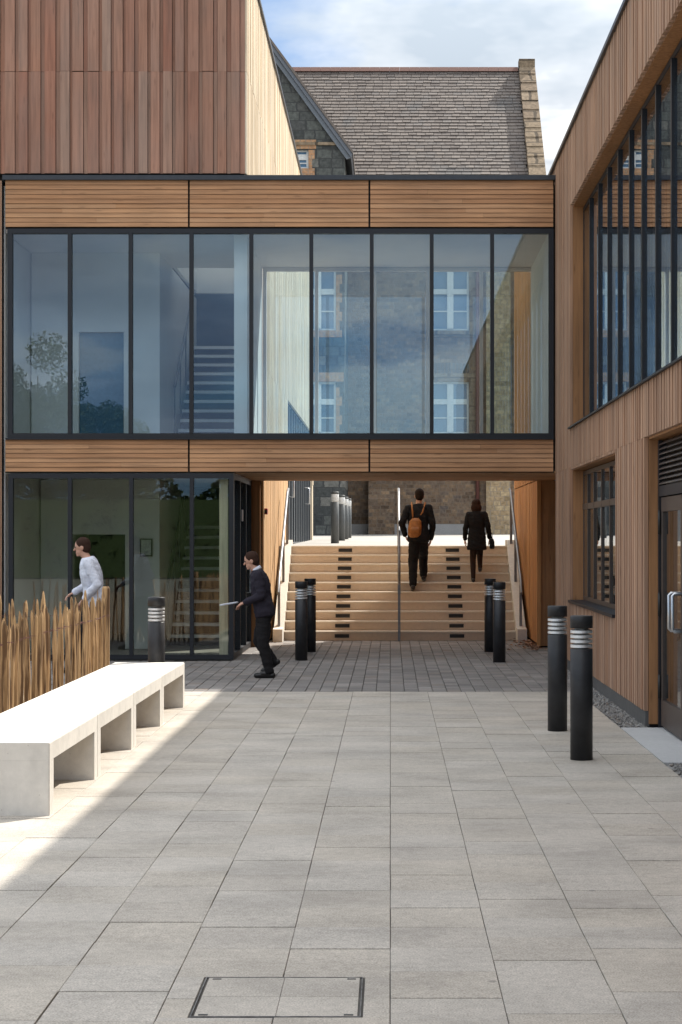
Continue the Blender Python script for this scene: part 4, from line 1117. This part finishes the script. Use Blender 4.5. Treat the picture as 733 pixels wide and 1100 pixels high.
for k in range(4): q.add([(-.14, .32 + k * .004, 1.025 + k * .004), (.14, .32 + k * .003, 1.025 + k * .004), (.15, .55 + k * .005, .985 + k * .005), (-.15, .55 + k * .004, .988 + k * .004),
                           (-.14, .32 + k * .004, 1.023 + k * .004), (.14, .32 + k * .003, 1.023 + k * .004), (.15, .55 + k * .005, .983 + k * .005), (-.15, .55 + k * .004, .986 + k * .004)],
                          [(0, 1, 2, 3), (7, 6, 5, 4), (0, 4, 5, 1), (1, 5, 6, 2), (2, 6, 7, 3), (3, 7, 4, 0)])
q.build('sheets', M['paper'], pp)

J4 = dict(pelvis=(0, .0, .93), chest=(0, .06, 1.32), neck=(0, .095, 1.485), head=(0, .165, 1.605), shL=(-.18, .06, 1.41), shR=(.18, .06, 1.41),
          elL=(-.23, -.06, 1.14), wrL=(-.20, .10, .96), elR=(.23, .10, 1.14), wrR=(.20, .30, 1.03),
          hipL=(-.09, .0, .90), hipR=(.09, .0, .90), knL=(-.09, .16, .50), anL=(-.085, .22, .085), toL=(-.085, .395, .04),
          knR=(.09, .02, .48), anR=(.085, -.10, .12), toR=(.085, .05, .04), fwd=(0, 1, -.12), tilt=.0, hand_n=(0, .3, -1))
person('person in a white shirt walking left behind the paling fence', (-3.55, 22.4, 0), R(90), .94, J4, M['white_shirt'], M['black_cloth'], M['hair_brown'])

# ------------------------------------------------------------------ trees behind the camera (seen mirrored in the glass)
def tree(label, x, y, h, w_, seed):
    rnd = random.Random(seed)
    t = thing('broadleaf_tree', label, 'tree', (x, y, -.05), 0, 'trees behind the viewer mirrored in the glass')
    q = MB(); q.tube([(x, y, -.1), (x + .1, y, h * .25), (x - .05, y + .1, h * .5), (x, y, h * .85)], [.16, .13, .08, .02], 10)
    ends = []
    for k in range(9):
        a = rnd.uniform(0, 6.3); z0 = h * rnd.uniform(.22, .6); L = w_ * rnd.uniform(.5, .9)
        e = (x + L * math.cos(a), y + L * math.sin(a), z0 + L * rnd.uniform(.5, 1.1)); ends.append(e)
        q.tube([(x, y, z0), ((x + e[0]) / 2, (y + e[1]) / 2, z0 + (e[2] - z0) * .35), e], [.08, .055, .015], 7)
    q.build('trunk', M['bark'], t, True)
    c = MB()
    cl_ = [(Vector(e), w_ * rnd.uniform(.25, .45)) for e in ends] + [(Vector((x + rnd.gauss(0, w_ * .4), y + rnd.gauss(0, w_ * .4), h * rnd.uniform(.4, .95))), w_ * rnd.uniform(.22, .4)) for _ in range(18)]
    for k in range(15000):
        ctr, r = rnd.choice(cl_); v = Vector((rnd.gauss(0, 1), rnd.gauss(0, 1), rnd.gauss(0, .8))).normalized() * r * rnd.random() ** .4
        p0 = ctr + v; a = Vector((rnd.gauss(0, 1), rnd.gauss(0, 1), rnd.gauss(0, 1))).normalized(); bdir = a.orthogonal().normalized(); s = rnd.uniform(.06, .12)
        c.add([p0 - a * s, p0 + bdir * s * .5, p0 + a * s, p0 - bdir * s * .5], [(0, 1, 2, 3)])
    c.build('crown', M['leaf'], t)
tree('tall dark tree mirrored at the left edge of the upper window', -15.2, -31, 10.2, 2.6, 1)
tree('lower dark tree mirrored beside the blue inner door in the upper window', -12.2, -31, 7.6, 1.9, 2)

def hedge(label, x0, x1, y, h, seed):
    rnd = random.Random(seed); t = thing('hedge', label, 'hedge', ((x0 + x1) / 2, y, -.05))
    c = MB()
    for k in range(9000):
        x = rnd.uniform(x0, x1); hh = h * (.82 + .18 * math.sin(x * 1.7) * math.sin(x * .61 + 1)); z = hh * rnd.random() ** .6
        p0 = Vector((x, y + rnd.uniform(-.9, .9) * (1 - .5 * z / hh), z)); a = Vector((rnd.gauss(0, 1), rnd.gauss(0, 1), rnd.gauss(0, 1))).normalized(); b_ = a.orthogonal().normalized(); s_ = rnd.uniform(.10, .20)
        c.add([p0 - a * s_, p0 + b_ * s_ * .6, p0 + a * s_, p0 - b_ * s_ * .6], [(0, 1, 2, 3)])
    c.prism([(-.75, 0), (.75, 0), (.55, h * .62), (-.55, h * .62)], 'X', x0 + .2, x1 - .2) if False else c.box(x0 + .2, x1 - .2, y - .6, y + .6, 0, h * .66)
    c.build('foliage', M['leaf'], t)
hedge('tall dark green hedge behind the viewer, mirrored in the lobby glass', -22, 1.5, -30, 5.0, 8)

# ------------------------------------------------------------------ bring to real size
for o in scene.objects:
    if o.parent is None:
        o.location = o.location * WORLD_SCALE
        if o.type in ('MESH', 'EMPTY'): o.scale = o.scale * WORLD_SCALE
